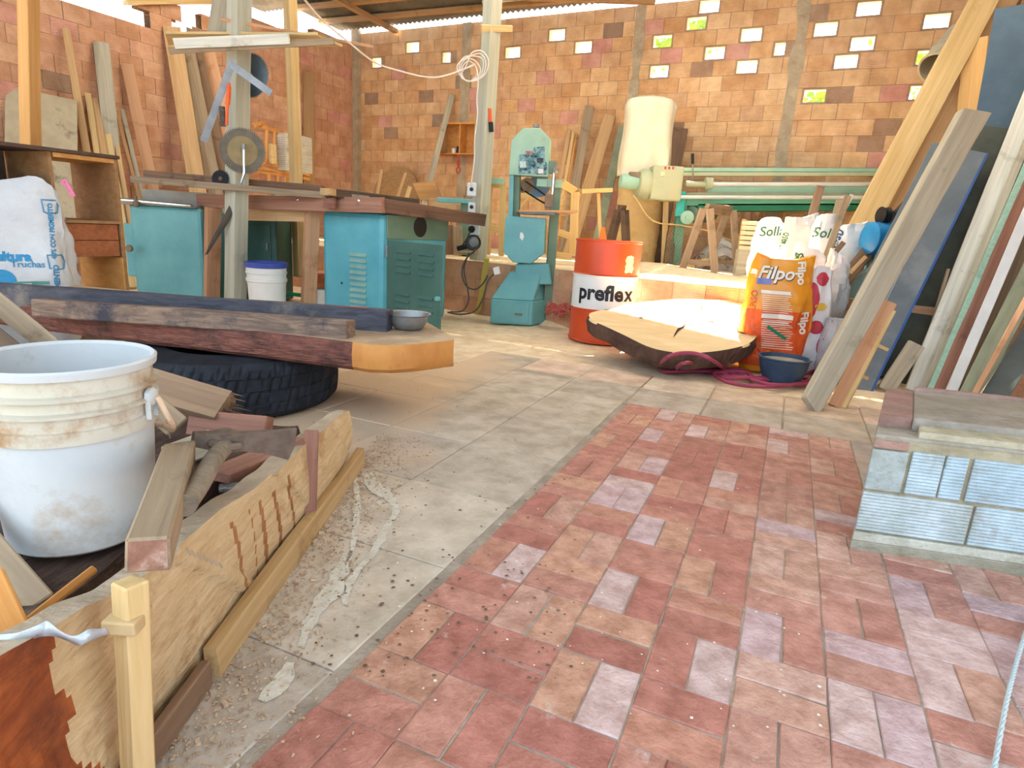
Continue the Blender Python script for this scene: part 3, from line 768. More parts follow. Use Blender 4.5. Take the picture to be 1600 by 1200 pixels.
m_cut = M('orange_cut_wood', 'B4763A', 'C88C4A', '8A4F28', scale=3, st=(2, 2, 1), rough=.6, bump=.15, c3s=5, c3lo=.6, c3hi=.72)
m_dusty = M('dusty_slab_top', 'B49B7E', 'C4AD90', '9A8268', scale=8, rough=.9, bump=.3)
for f in bm.faces:
    c = f.calc_center_median()
    f.material_index = 2 if f.normal.z > .7 else (1 if c.x > -.70 else 0)
single('bench_slab', 'massive live-edge slab on the tyre with red bark and orange cut end', 'slab', bm, None, loc=(-1.5, 3.1, zb), smooth=True, mats=[m_bark, m_cut, m_dusty])
m_pl1 = M('charred_plank', '5D4E46', '8B7361', '35353F', scale=2.5, st=(2, 12, 5), dist=1.5, rough=.75, bump=.3, c3s=4, c3lo=.5, c3hi=.64)
m_pl2 = M('blue_black_plank', '33343E', '4A4A52', '6F675F', scale=3, st=(2, 9, 5), dist=1.2, rough=.65, bump=.3, c3s=5, c3lo=.55, c3hi=.7)
a, b = P(62, 480, 2.96), P(549, 515, 2.72)
plank('thick brown stained plank lying in front on the bench slab', a, b, .085, .10, m_pl1, face=(-1.3, 0, .7), rough=.004, bev=.006)
a, b = P(-60, 462, 3.08), P(606, 509, 2.90)
plank('long blue black stained plank lying behind the brown one on the bench slab', a + V((0, .06, .012)), b + V((0, .05, .012)), .115, .10, m_pl2, face=(-1.3, 0, .7), rough=.003, bev=.006)
plank('long pale dusty board lying flat at the back of the bench slab', P(-80, 462, 3.35), P(500, 488, 3.22), .10, .03, w_grey, face=(-1.3, 3.2, 6))
plank('thin red wooden strip lying on the blue black plank', P(465, 478, 3.0), P(574, 483, 2.94), .008, .02, M('red_strip', '8E3A3C', 'A44A48', rough=.6), name='strip', cat='strip', face=(0, 3, 5))
plank('grey plank leaning against the bench slab at the left picture edge', P(-70, 418, 2.5), P(84, 545, 2.35), .075, .03, w_gb)
plank('dark brown plank leaning at the far left edge in front of the grey plank', P(-90, 480, 2.3), P(25, 575, 2.15), .14, .035, w_dk)
# steel bowl
c = P(638, 520, 3.02); c.z = zt
prof = [(0, .001), (.055, .001), (.075, .012), (.092, .040), (.100, .072), (.112, .078), (.112, .080), (.099, .077), (.090, .042), (.073, .015), (0, .005)]
single('metal_bowl', 'small dull steel bowl standing on the end of the bench slab', 'bowl', lathe(bmesh.new(), prof, 40, Matrix.Translation(c), cap0=False), m_steel, loc=c, smooth=True)
# ================================================================== LEFT MIDDLE
m_teal = M('teal_paint', '5E9CA0', '6FAEB0', '7F8B70', scale=3, rough=.5, bump=.06, c3s=4.5, c3lo=.64, c3hi=.80, spec=.4)
m_cyan = M('bright_teal_paint', '4F9FAE', '62B0BC', '5E8A84', scale=2.5, rough=.42, bump=.05, c3s=6, c3lo=.68, c3hi=.82, spec=.45)
m_olive = M('olive_teal_paint', '64806E', '728C79', '6E6247', scale=3, rough=.55, bump=.06, c3s=5, c3lo=.66, c3hi=.8)
m_dteal = M('dark_teal_paint', '3F6258', '4C7066', '5E4A3A', scale=3, rough=.5, bump=.05, c3s=5, c3lo=.68, c3hi=.8)
m_pteal = M('pale_green_paint', '8FB8A2', 'A2C7B2', '9A8A62', scale=3, rough=.55, bump=.06, c3s=5, c3lo=.64, c3hi=.8)
m_sack = M('white_sack', 'C3C6CB', 'D2D5D8', 'A79C90', scale=5, rough=.6, bump=.25, bs=160, c3s=3, c3lo=.58, c3hi=.8)
m_blue = M('blue_print', '2F86B8', '3D95C4', rough=.6, bump=.0)
m_blue2 = M('pale_blue_print', '3E7FA8', '5590B4', rough=.6, bump=.0)
m_green = M('green_print', '2E5A3E', '3C6B4C', rough=.6, bump=0)

def sack(name, label, base, right, wd, dp, h, mat, seed=1, lean=(0, 0), open_top=True, neck=1.0, fold=1.0, nu=44, nv=34, top_fn=None):
    """a woven sack: upright pillow with creases; local x=right, y=away, z=up"""
    r = V(right).normalized(); y = Z.cross(r); m = Matrix((r, y, Z)).transposed().to_4x4(); m.translation = V(base)
    t = thing(name, label, 'sack', base, m)
    bm = bmesh.new(); rows = []
    for j in range(nv + 1):
        v = j / nv; row = []
        for i in range(nu):
            a = 2 * math.pi * i / nu; ca, sa = math.cos(a), math.sin(a)
            e = 0.55
            x = math.copysign(abs(ca) ** e, ca); yy = math.copysign(abs(sa) ** .8, sa)
            bulge = (1 - .10 * (2 * v - .8) ** 2) * (0.86 + .14 * min(1, v * 8))
            thick = (0.75 + .25 * min(1, v * 6)) * (1 - (v ** 3) * .55)
            ww = wd / 2 * bulge * (1 + (neck - 1) * v ** 2); dd = dp / 2 * thick
            z = h * v
            if v > .8 and top_fn: z += (v - .8) * 5 * top_fn(ca, sa) * h
            n1 = noise.noise(V((x * 2.2 + seed * 7, yy * 1.5 + seed, v * 4)))
            n2 = noise.noise(V((x * 6 + seed * 3, yy * 4, v * 9 + seed)))
            n3 = noise.noise(V((x * 14 + seed * 3, yy * 9, v * 20 + seed)))
            d = (n1 * .05 + abs(n2) * -.028 + n3 * .009) * fold * (wd / .5)
            p = V((x * (ww + d), yy * (dd + d), z + n2 * .012 * fold))
            p.x += lean[0] * z; p.y += lean[1] * z
            row.append(bm.verts.new(p))
        rows.append(row)
    for j in range(nv):
        for i in range(nu): bm.faces.new((rows[j][i], rows[j][(i+1) % nu], rows[j+1][(i+1) % nu], rows[j+1][i]))
    bm.faces.new(rows[0][::-1])
    # closed slightly below the mouth
    c = bm.verts.new(sum((v.co for v in rows[-3]), V()) / nu)
    inner = [bm.verts.new(v.co * 1 + (c.co - v.co) * .06) for v in rows[-1]]
    for i in range(nu):
        bm.faces.new((rows[-1][i], rows[-1][(i+1) % nu], inner[(i+1) % nu], inner[i]))
        bm.faces.new((inner[i], inner[(i+1) % nu], c))
    body = part('sack_body', fit(bm), mat, t, smooth=True, local=True)
    t['_'] = 0; del t['_']
    return t, body, m
def dense(bm, lim=.014, it=5):
    for _ in range(it):
        bmesh.ops.triangulate(bm, faces=bm.faces[:])
        es = [e for e in bm.edges if e.calc_length() > lim]
        if not es: break
        bmesh.ops.subdivide_edges(bm, edges=es, cuts=1)
    bmesh.ops.triangulate(bm, faces=bm.faces[:])
def print_on(t, body, m, txt, x, z, size, mat, rot=0.0, bold=0.0, name='lettering', shear=0.0, bm=None, label=None, off=.0035):
    bm = bm or text_bm(txt, size, bold, 0.0, shear=shear)
    dense(bm)
    mm = m @ Matrix.Translation((x, -.6, z)) @ Matrix.Rotation(math.radians(90), 4, 'X') @ Matrix.Rotation(rot, 4, 'Z')
    drape(bm, mm, body, m.to_3x3() @ V((0, 1, 0)), off=off, far=3)
    for f in bm.faces: 
        if f.normal.dot(m.to_3x3() @ V((0, -1, 0))) < 0: f.normal_flip()
    return part(name, bm, mat, t, label=label)
def gridrect(x0, x1, y0, y1, n=10, k=6):
    bm = bmesh.new(); g = [[bm.verts.new((x0 + (x1-x0) * i / n, y0 + (y1-y0) * j / k, 0)) for i in range(n + 1)] for j in range(k + 1)]
    for j in range(k):
        for i in range(n): bm.faces.new((g[j][i], g[j][i+1], g[j+1][i+1], g[j+1][i]))
    return bm
def ringpoly(pts, wdt):
    """closed outline band from 2D points"""
    bm = bmesh.new(); c = V((sum(p[0] for p in pts) / len(pts), sum(p[1] for p in pts) / len(pts), 0))
    o_ = [bm.verts.new(V((x, y, 0))) for x, y in pts]; i_ = [bm.verts.new(v.co + (c - v.co).normalized() * wdt) for v in o_]
    n = len(pts)
    for i in range(n): bm.faces.new((o_[i], o_[(i+1) % n], i_[(i+1) % n], i_[i]))
    return bm

# trout feed sack
Ys = 3.75
bs_ = P(26, 440, Ys); SR = V((.80, .60, 0)).normalized()
t, body, m = sack('feed_sack', 'big white feed sack with blue fish feed lettering in front of the desk', (bs_.x, Ys, 0), SR, .62, .36, P(34, 283, Ys).z, m_sack, seed=3, fold=.8,
    top_fn=lambda c, s: .05 * c * c - .10 * max(0, c - .5) + .03 * math.sin(c * 5))
inv = m.inverted(); sn = Z.cross(SR)
def loc2(x, y):
    p = inv @ OP(x, y, V((bs_.x, Ys, 0)) - sn * .19, sn); return p.x, p.z
x, z = loc2(33, 410); print_on(t, body, m, 'cultura', x - .05, z + .03, .070, m_blue, bold=.0035)
x, z = loc2(45, 423); print_on(t, body, m, 'Truchas', x, z + .035, .05, m_blue2, bold=.001)
x, z = loc2(82, 362); print_on(t, body, m, '40% CON PIGMENTO', x, z, .034, m_blue2, rot=math.radians(88), bold=.002)
x, z = loc2(90, 440); print_on(t, body, m, 'PIGMENTO', x, z, .040, m_blue2, rot=math.radians(88), bold=.002)
for px, py, sz in ((78, 324, .045), (88, 411, .048)):
    x, z = loc2(px, py); q = [(-sz*.9, sz), (sz*.7, sz), (sz, sz*.3), (sz*.8, -sz*.8), (-sz*.2, -sz), (-sz*.8, -sz*.7)]
    print_on(t, body, m, '', x, z, 0, m_blue2, bm=ringpoly(q, .010), name='printed_badge')
x, z = loc2(3, 440); print_on(t, body, m, '', x, z, 0, m_blue, bm=(lambda b_: (bmesh.ops.create_circle(b_, cap_ends=True, segments=24, radius=.07), b_)[1])(bmesh.new()), name='printed_dot')
x, z = loc2(48, 443); print_on(t, body, m, '', x, z, 0, M('teal_print', '5A9C90', '6AAA9C', bump=0), bm=gridrect(-.08, .09, -.008, .012), name='printed_stripe')
bm = bmesh.new()
for k in range(3):
    s = P(97 + 4 * k, 287 + 2 * k, 3.7); tube(bm, spline([s, s + V((.02, 0, .02 - .02 * k)), s + V((.035, .0, -.01 - .02 * k)), s + V((.01, 0, -.02 * k))], 5), .008, 6)
single('plastic_ribbon', 'small pink plastic ribbon tied beside the top of the feed sack', 'ribbon', bm, M('pink_plastic', 'C9688C', 'D87CA0', rough=.5), smooth=True)

# the old writing desk
m_desk = wood('desk_brown', '8A6440', '9E7850', '6D4A2E', scale=2.5, c3lo=.6, c3hi=.8)
m_deskh = wood('desk_honey', 'C28A4A', 'CF9A58', 'A06C38', scale=2.5)
m_deskd = wood('desk_dark', '4A3830', '5C463A')
DO = V((-2.68, 4.20, 0)); du, dv = LD, -BD
t = thing('writing_desk', 'old open wooden desk with two small drawers behind the feed sack', 'desk', DO)
T0 = 1.235
part('desk_top', obox(DO, du, dv, Z, (-.03, -.02, T0 - .022), (1.35, .52, T0)), m_deskd, t, bev=.003)
part('top_lining', obox(DO, du, dv, Z, (.0, .0, T0 - .050), (.36, .50, T0 - .024)), m_deskh, t)
part('end_panel', obox(DO, du, dv, Z, (-.022, 0, 0), (0, .5, T0 - .023)), m_desk, t, bev=.002)
part('end_panel_lining', obox(DO, du, dv, Z, (.0005, .0, .06), (.008, .5, .58)), m_deskh, t, label='honey coloured lower lining')
part('partition', obox(DO, du, dv, Z, (.37, .0, .82), (.388, .5, T0 - .023)), m_desk, t)
part('back_panel', obox(DO, du, dv, Z, (.40, .47, .0), (1.33, .485, T0 - .023)), m_deskd, t)
part('far_end_panel', obox(DO, du, dv, Z, (1.31, 0, 0), (1.33, .5, T0 - .023)), m_desk, t)
part('shelf', obox(DO, du, dv, Z, (.001, -.004, .800), (.40, .46, .818)), m_desk, t, bev=.002)
for k in (0, 1):
    dr = part('drawer', obox(DO, du, dv, Z, (.010, .01, .590 + .105 * k), (.42, .44, .692 + .105 * k)), wood('drawer_red', '8A5030', 'A0623C', '6B3A22'), t, bev=.003)
    p = DO + du * .421 + dv * .21 + Z * (.642 + .105 * k)
    part('knob', lathe(bmesh.new(), [(0, 0), (.006, 0), (.006, .012), (.011, .016), (.009, .024), (0, .026)], 16, axis(p, du), cap0=False), m_dk_ if False else m_blackp, dr, smooth=True)
part('foot_rail', obox(DO, du, dv, Z, (.0, .46, .0), (1.3, .48, .12)), m_desk, t)

# concrete panel and boards leaning on the left wall
m_conc = M('concrete_panel', 'A89A80', 'B9AB90', '6A6152', scale=5, rough=.95, bump=.3, c3s=2.5, c3lo=.58, c3hi=.7)
a = WL(66, 228, .30); b = WL(66, 146, .08); bb = to_z(a, b, .0)
plank('square grey plaster panel with dark upper rim against the left wall', a.lerp(bb, .55), b, .62, .03, m_conc, name='plaster_panel', cat='panel')
def lean(label, top, low, wd, t, mat, o0=.07, o1=.35, z0=0.0, wall='L', name='plank', **k):
    W_ = WL if wall == 'L' else WB
    b = W_(top[0], top[1], o0); a = W_(low[0], low[1], o1)
    a = to_z(b, a, z0) if a.z > z0 else a
    d = (b - a).normalized()
    return plank(label, a + d * .01, b, wd, t, mat, name=name, cat=k.pop('cat', name), **k)
LB = [((103, 44), (136, 240), .075, w_tan, 'tall narrow tan board, leftmost of those leaning on the left wall'),
      ((158, 66), (176, 240), .16, w_grey, 'wide grey board leaning behind the bunch of short strips'),
      ((198, 100), (238, 290), .13, w_pink, 'orange tan board with rounded top leaning right of the short strips'),
      ((137, 146), (152, 245), .06, w_yel, 'short pale strip, leftmost of the bunch on the left wall'),
      ((147, 153), (163, 245), .075, w_tan, 'short pale strip, second from the left in the bunch'),
      ((159, 157), (174, 245), .075, w_yel, 'short pale strip, third from the left in the bunch'),
      ((171, 156), (186, 245), .05, w_tan, 'short pale strip, rightmost of the bunch'),
      ((182, 172), (214, 300), .035, w_tan, 'thin stick leaning just right of the bunch of short strips'),
      ((191, 171), (221, 300), .045, w_grey, 'thin grey stick leaning beside the orange tan board')]
for i, (tp, lo, wd, mt, lb) in enumerate(LB): lean(lb, tp, lo, wd, .022, mt, o1=.30 + .012 * i, o0=.05 + .008 * i)
LB2 = [((268, 42), (306, 280), .20, w_tan, 'widest tall tan board leaning on the left wall'),
       ((291, 66), (333, 280), .17, w_gb, 'brown board leaning right of the widest tall board'),
       ((309, 70), (352, 280), .12, w_brn, 'dark brown board, third of the tall group behind the hanging square'),
       ((324, 70), (372, 275), .15, w_pink, 'tan brown board, rightmost of the tall group behind the post')]
for i, (tp, lo, wd, mt, lb) in enumerate(LB2): lean(lb, tp, lo, wd, .03, mt, o1=.5 + .02 * i, o0=.08)
lean('long plain brown board standing upright on the left wall near the corner', (482, 113), (484, 300), .17, .03, wood('mid_brown', '8C6A45', '9C7A54'), o0=.06, o1=.2, z0=.57)

# ---- posts
m_post = wood('post_grey', 'A6A593', 'BBBAA8', '857F6C', scale=2, c3lo=.6, c3hi=.8)
def post(label, a, b, wd, mat, tw=.6, z0=0, z1=4.1, **k):
    a, b = V(a), V(b); lo, hi = to_z(b, a, z0), to_z(a, b, z1)
    return plank(label, lo, hi, wd, wd, mat, name='post', cat='post', tw=tw, bev=.004, **k)
post('pale square roof post rising behind the writing desk', P(48, 222, 4.75), P(44, 0, 4.75), .095, wood('post_orange', 'BF8E52', 'D0A066', 'D8CFA8', c3lo=.62, c3hi=.75), tw=.75)
PY = 5.62
post('thick weathered grey post carrying the saw blades', P(368, 466, PY), P(374, 0, PY), .14, m_post, tw=.62)
post('slim yellow post with its foot on the low block step', P(468, 423, 6.95), P(453, 0, 6.95), .10, w_yel, tw=.6, z0=.25)
post('grey yellow post at the platform edge with switches and cords', P(747, 404, 6.72), P(770, 0, 6.72), .135, m_post, tw=.7, z0=.565)
single('block_step', 'low block step in front of the platform with the slim post on it', 'step', obox(RF, RD, RN, Z, (-2.05, .01, -.01), (-.85, .32, .25)), m_blk2 if False else M('step_clay', 'A8694E', 'BC7F60', 'D6B78E', scale=5, rough=.9, bump=.5, rib=('Z', 26, .6), c3s=2, c3lo=.5, c3hi=.7), bev=.01)

# planks nailed across the thick post
QY = 5.42
plank('wide yellow board nailed across the top of the thick post', P(250, 60, 5.75), P(528, 62, 5.55), .20, .022, w_yel, face=(-2.2, 5.0, -1), ends=(.9, -.8))
plank('grey white painted plank nailed across the thick post', P(273, 68, 5.36), P(452, 60, 5.36), .075, .035, w_white)
plank('long grey brown plank nailed just below the white one', P(265, 79, 5.40), P(522, 64, 5.40), .055, .04, w_gb)
plank('thin pinkish stick lying on the planks of the thick post', P(345, 30, 5.55), P(583, 73, 5.9), .022, .02, w_pink, name='stick', cat='stick')
plank('pale board standing upright behind the thick post near the roof', P(340, 56, 5.74), P(354, -30, 5.74), .16, .02, w_grey)
# ---- saw blades
def blade(label, c, r, n, mat, nrm, hub=.018, th=.004, name='saw_disc', inner=None):
    m = axis(c, nrm); bm = bmesh.new(); ring = []
    for k in range(n):
        for (f, rr) in ((0, 1.0), (.12, 1.0), (.35, .93), (.8, .93)):
            a = 2 * math.pi * (k + f) / n; ring.append((r * rr * math.cos(a), r * rr * math.sin(a)))
    hs = [(hub * math.cos(2 * math.pi * k / 24), hub * math.sin(2 * math.pi * k / 24)) for k in range(24)]
    N_ = len(ring)
    for z in (-th / 2, th / 2):
        O = [bm.verts.new(m @ V((x, y, z))) for x, y in ring]; I = [bm.verts.new(m @ V((x, y, z))) for x, y in hs]
        es = [bm.edges.new((O[i], O[(i+1) % N_])) for i in range(N_)] + [bm.edges.new((I[i], I[(i+1) % 24])) for i in range(24)]
        bmesh.ops.triangle_fill(bm, edges=es, use_beauty=True)
        if z < 0: O0, I0 = O, I
    for i in range(N_): bm.faces.new((O0[i], O0[(i+1) % N_], O[(i+1) % N_], O[i]))
    for i in range(24): bm.faces.new((I0[i], I[i], I[(i+1) % 24], I0[(i+1) % 24]))
    fit(bm)
    t = thing(name, label, 'saw blade', c)
    part('disc', bm, mat, t)
    if inner: part('hub_ring', lathe(bmesh.new(), [(inner, -.0035), (inner, .0035), (hub, .0042), (hub, -.0042)], 48, m, cap0=False), M('brass_ring', '7E6C48', '947F58', '5E5034', scale=5, rough=.6, metal=.2, bump=.05), t, smooth=True)
    return t
m_bl1 = M('old_blade', '5E564A', '746A5A', '463E34', scale=8, rough=.65, metal=.25, bump=.2)
m_bl2 = M('blue_blade', '5B6E7C', '6E8290', '4A545C', scale=8, rough=.35, metal=.6, bump=.08)
blade('large brown circular saw blade hanging low on the thick post', P(379, 236, 5.30), .185, 64, m_bl1, (0.25, -1, .05), inner=.115)
blade('bluish circular saw blade hanging behind the thick post', P(392, 118, 5.74), .185, 60, m_bl2, (-.3, -1, .05))
blade('small dark saw blade lying at the foot of the thick post', P(344, 279, 5.55), .075, 30, m_black, (0, -1, .2))
# steel square
t = thing('carpenters_square', 'steel carpenters square hanging on the thick post', 'square', P(360, 100, 5.36))
for (p, q, nm) in (((363, 97), (318, 221), 'long_arm'), ((356, 97), (424, 146), 'short_arm')):
    bpart(nm, P(*p, 5.33), P(*q, 5.31), .055, .004, m_steel, t, rough=0, bev=0)
t = thing('wire_brush', 'wire brush with orange handle hanging on the thick post', 'brush', P(356, 160, 5.30))
part('handle', tube(bmesh.new(), spline([P(358, 130, 5.30), P(357, 150, 5.29), P(355, 170, 5.29), P(354, 196, 5.29)], 5), [.010] * 2 + [.018] * 7 + [.012] * 7, 10), M('orange_plastic', 'D8582A', 'E8672F', rough=.4, bump=0), t, smooth=True)
part('bristles', obox(P(348, 182, 5.30), (1, 0, 0), (0, 1, 0), Z, (-.022, -.01, -.075), (.018, .01, .075)), M('bristles', '4A4640', '6A655C', scale=60, rough=.9, bump=1), t)
t = thing('wrench', 'shiny chrome wrench hanging in front of the large saw blade', 'wrench', P(381, 255, 5.2))
part('shaft', tube(bmesh.new(), spline([P(381, 228, 5.24), P(381, 250, 5.23), P(381, 272, 5.23), P(376, 288, 5.23)], 5), .010, 10), m_chrome, t, smooth=True)
part('socket', rod(P(381, 234, 5.24), P(381, 225, 5.24), .014, 12), m_steel, t, smooth=True)

# ---- left teal cabinet
cx0, cx1 = P(207, 400, 5.95), P(318, 400, 5.95)
CO = V((cx0.x, 5.95, 0)); cw = cx1.x - cx0.x
t = thing('planer_cabinet', 'teal steel machine cabinet left of the wooden bench legs', 'machine', CO)
part('cabinet_body', obox(CO, (1, 0, 0), (0, 1, 0), Z, (0, 0, 0.02), (cw, .5, .93)), m_teal, t, bev=.035)
part('top_plate', obox(CO, (1, 0, 0), (0, 1, 0), Z, (-.07, -.03, .925), (cw - .03, .5, .955)), m_steel, t, bev=.004)
part('guide_bar', rod(CO + V((-.12, -.06, .965)), CO + V((cw - .05, -.06, .945)), .020, 12), m_chrome, t, smooth=True)
part('clamp_knob', lathe(bmesh.new(), [(0, -.05), (.024, -.045), (.03, 0), (.015, .01), (.012, .05), (0, .05)], 16, Matrix.Translation(CO + V((.13, -.08, .955)))), m_rust, t, smooth=True)
part('edge_hinge', rod(CO + V((cw + .004, .05, .05)), CO + V((cw + .004, .05, .9)), .010, 8), m_rust, t)
part('side_flange', obox(CO, (1, 0, 0), (0, 1, 0), Z, (-.09, .05, .25), (-.005, .10, .75)), m_teal, t, bev=.006)
part('grey_box', obox(CO, (1, 0, 0), (0, 1, 0), Z, (.06, .15, .957), (cw + .0, .45, 1.075)), m_gb_ if False else M('dull_grey_paint', '8E8B80', '9E9B8F', rough=.6), t, bev=.004)
single('power_outlet', 'round grey outlet on the left side of the teal cabinet', 'outlet', lathe(bmesh.new(), [(0, 0), (.032, 0), (.032, .018), (.024, .024), (0, .022)], 24, axis(P(203, 388, 5.86), (0, -1, 0)), cap0=False), m_rust, smooth=True)
# dark teal cabinet behind
GO = V((P(318, 400, 6.5).x, 6.5, 0)); gw = P(433, 400, 6.5).x - GO.x
t = thing('machine_cabinet', 'dark green steel cabinet standing behind the bench legs', 'machine', GO)
part('cabinet_body', obox(GO, (1, 0, 0), (0, 1, 0), Z, (0, 0, 0.0), (gw, .45, .88)), m_dteal, t, bev=.02)
part('door_panel', obox(GO, (1, 0, 0), (0, 1, 0), Z, (.05, -.012, .08), (gw - .06, .0, .80)), m_dteal, t, bev=.006)
part('latch', obox(GO, (1, 0, 0), (0, 1, 0), Z, (gw - .1, -.03, .55), (gw - .085, -.012, .62)), m_steel, t)

# ---- bucket with blue rim
bc = G(418, 468, 0.0); bc = V((P(417, 440, 5.55).x, 5.55, 0))
t = thing('bucket', 'white bucket with blue rim and sawdust stains under the bench', 'bucket', bc)
r = .175; hh = .50
part('bucket_body', lathe(bmesh.new(), [(0, 0), (r * .86, 0), (r * .93, .30), (r * .95, .33), (r * 1.0, .335), (r, .36), (r * .95, .365), (r * .95, .40), (r * 1.0, .405), (r, .42), (r * .97, .425), (r * .97, .46), (r * .9, .46), (r * .8, .02), (0, .02)], 48, cap0=False), m_wp, t, smooth=True, local=True)
part('rim', lathe(bmesh.new(), [(r * .97, .455), (r * 1.03, .46), (r * 1.04, hh), (r * .98, hh + .004), (r * .93, hh), (r * .93, .46), (r * .97, .455)], 48, cap0=False), M('blue_rim', '3B4C9C', '4A5CAE', rough=.4, bump=0), t, smooth=True, local=True)

# ---- bench with table saw
PA, PB, PCr = V((-3.02, 6.12, 0)), V((-1.115, 5.28, 0)), V((-.31, 6.33, 0))
t = thing('saw_bench', 'long heavy wooden beam bench joined to the teal table saw', 'workbench', PB)
A = P(311, 314, 6.12); Bq = P(599, 321, 5.28)
bpart('front_beam', A, Bq, .125, .06, wood('beam_red', '8C6250', 'A67C66', '6E4A3C', c3lo=.58, c3hi=.75), t, rough=.003, bev=.004)
A2 = P(597, 321, 5.31); B2 = P(756, 344, 6.33)
bpart('side_beam', A2, B2, .115, .06, wood('beam_dark', '5E4638', '735848', '473428'), t, rough=.003, bev=.004)
bm = bmesh.new()
tpz = [P(311, 303, 6.14), P(600, 311, 5.34), P(754, 339, 6.33), P(560, 318, 7.0)]
vs = [bm.verts.new(p + V((0, .02, -.012))) for p in tpz] + [bm.verts.new(p + V((0, .02, -.04))) for p in tpz]
for f in ((0, 1, 2, 3), (7, 6, 5, 4), (0, 4, 5, 1), (1, 5, 6, 2), (2, 6, 7, 3), (3, 7, 4, 0)): bm.faces.new([vs[i] for i in f])
part('bench_top', fit(bm), m_deskd, t)
bpart('lower_rail', P(366, 336, 5.98), P(482, 338, 5.72), .095, .05, w_tan, t)
for (x0, yt, x1, yb, Y, wd, lb) in ((333, 325, 331, 466, 5.95, .13, w_pink), (488, 330, 484, 425, 5.72, .12, w_pink)):
    b_ = P(x0, yt, Y); a_ = P(x1, yb, Y); a_ = to_z(b_, a_, 0)
    bpart('leg', a_, b_, wd, .08, lb, t, tw=.4)
for x, y, Y in ((465, 312, 5.60), (561, 314, 5.34)): part('bolt', lathe(bmesh.new(), [(0, 0), (.014, 0), (.011, .009), (0, .012)], 12, axis(P(x, y, Y), (-.2, -1, 0)), cap0=False), m_chrome, t, smooth=True)
part('clamp_block', obox(P(518, 317, 5.40), BD * 1, LD, Z, (-.075, -.0, -.045), (.055, .03, .045)), w_red, t, bev=.003)
# long lumber lying on it
plank('long brown plank with pale sawn end lying over both teal cabinets', P(208, 280, 5.55), P(575, 311, 5.50), .055, .09, w_gb, face=(-1, 0, 1.6), tw=.1)
plank('second brown plank lying behind on the bench', P(229, 273, 5.85), P(505, 296, 5.75), .06, .10, w_brn, face=(-1, 0, 1.8))
plank('dark thick plank lying on the table saw with a pale end', P(504, 301, 5.20) + V((0, .16, .0)), P(650, 318, 6.05), .07, .12, w_dk, face=(-1, 0, 1.7))
single('wooden_chock', 'small pale wooden chock on the end of the dark plank', 'block', obox(P(513, 300, 5.30), BD, LD, Z, (-.055, -.04, -.028), (.05, .04, .028)), w_tan, bev=.003)
# leather belt hanging
bm = bmesh.new(); pts = spline([P(368, 305, 5.62), P(362, 322, 5.55), P(350, 348, 5.52), P(336, 372, 5.52), P(322, 398, 5.52)], 6)
vv = []
for i, p in enumerate(pts):
    s = .012 + .03 * math.sin(math.pi * min(1, i / (len(pts) - 1) * 1.05)) ; vv.append((bm.verts.new(p - V((s, 0, s * .5))), bm.verts.new(p + V((s, .01, s * .5)))))
for i in range(len(vv) - 1): bm.faces.new((vv[i][0], vv[i+1][0], vv[i+1][1], vv[i][1]))
o = single('rubber_strap', 'dark rubber strap hanging from the bench beam', 'strap', bm, M('dark_rubber', '4A443C', '5A5349', scale=6, rough=.8), smooth=True); q_ = o.modifiers.new('s', 'SOLIDIFY'); q_.thickness = .006

# table saw cabinet
SC = V((-1.175, 5.40, 0)); su = -BD; sv = -LD * .62 + BD * .40; sv = V((.50, .86, 0)).normalized()
su = V((-.89, .456, 0)).normalized()
t = thing('table_saw', 'teal steel table saw cabinet with louvres under the dark bench top', 'table saw', SC)
W1, W2, SH = .72, .92, .985
part('cabinet_body', obox(SC, su, sv, Z, (0, .0, 0), (W1, W2, SH)), m_cyan, t, bev=.05)
for k in range(10):
    z = .60 - .052 * k
    bm = bmesh.new(); m = Matrix((su, Z, -sv)).transposed().to_4x4(); m.translation = SC + su * .19 + Z * z - sv * .001
    A = [(0, 0, 0), (.19, 0, 0), (.19, .030, 0), (0, .030, 0)]; Bv = [(0, .002, .012), (.19, .002, .012)]
    v = [bm.verts.new(m @ V(p)) for p in A] + [bm.verts.new(m @ V(p)) for p in Bv]
    bm.faces.new((v[3], v[2], v[5], v[4])); bm.faces.new((v[0], v[4], v[5], v[1])); bm.faces.new((v[0], v[3], v[4])); bm.faces.new((v[1], v[5], v[2]))
    part('louvre', bm, m_teal_l if False else M('dusty_teal', '7FA398', '93B3A6', 'B29E78', scale=5, rough=.7), t)
part('peg_hole', lathe(bmesh.new(), [(0, 0), (.011, 0), (.011, .002), (0, .002)], 16, axis(SC + su * .48 + Z * .35 - sv * .001, -sv), cap0=False), m_blackp, t)
up_ = part('upper_panel', obox(SC, sv, su, Z, (.03, -.012, .77), (W2 - .02, 0, SH - .01)), m_olive, t, bev=.004)
bm = lathe(bmesh.new(), [(.0, .0), (.092, .0), (.092, .0015), (.0, .0015)], 36, axis(SC + sv * .47 + Z * .885 + V((sv.y, -sv.x, 0)) * .0135, V((sv.y, -sv.x, 0))), cap0=False)
part('round_port', bm, m_blackp, up_, smooth=True)
for q in (.14, .80): part('screw', lathe(bmesh.new(), [(0, 0), (.008, 0), (.006, .005), (0, .006)], 10, axis(SC + sv * q + Z * .87 - su * .012, -su), cap0=False), m_steel, up_)
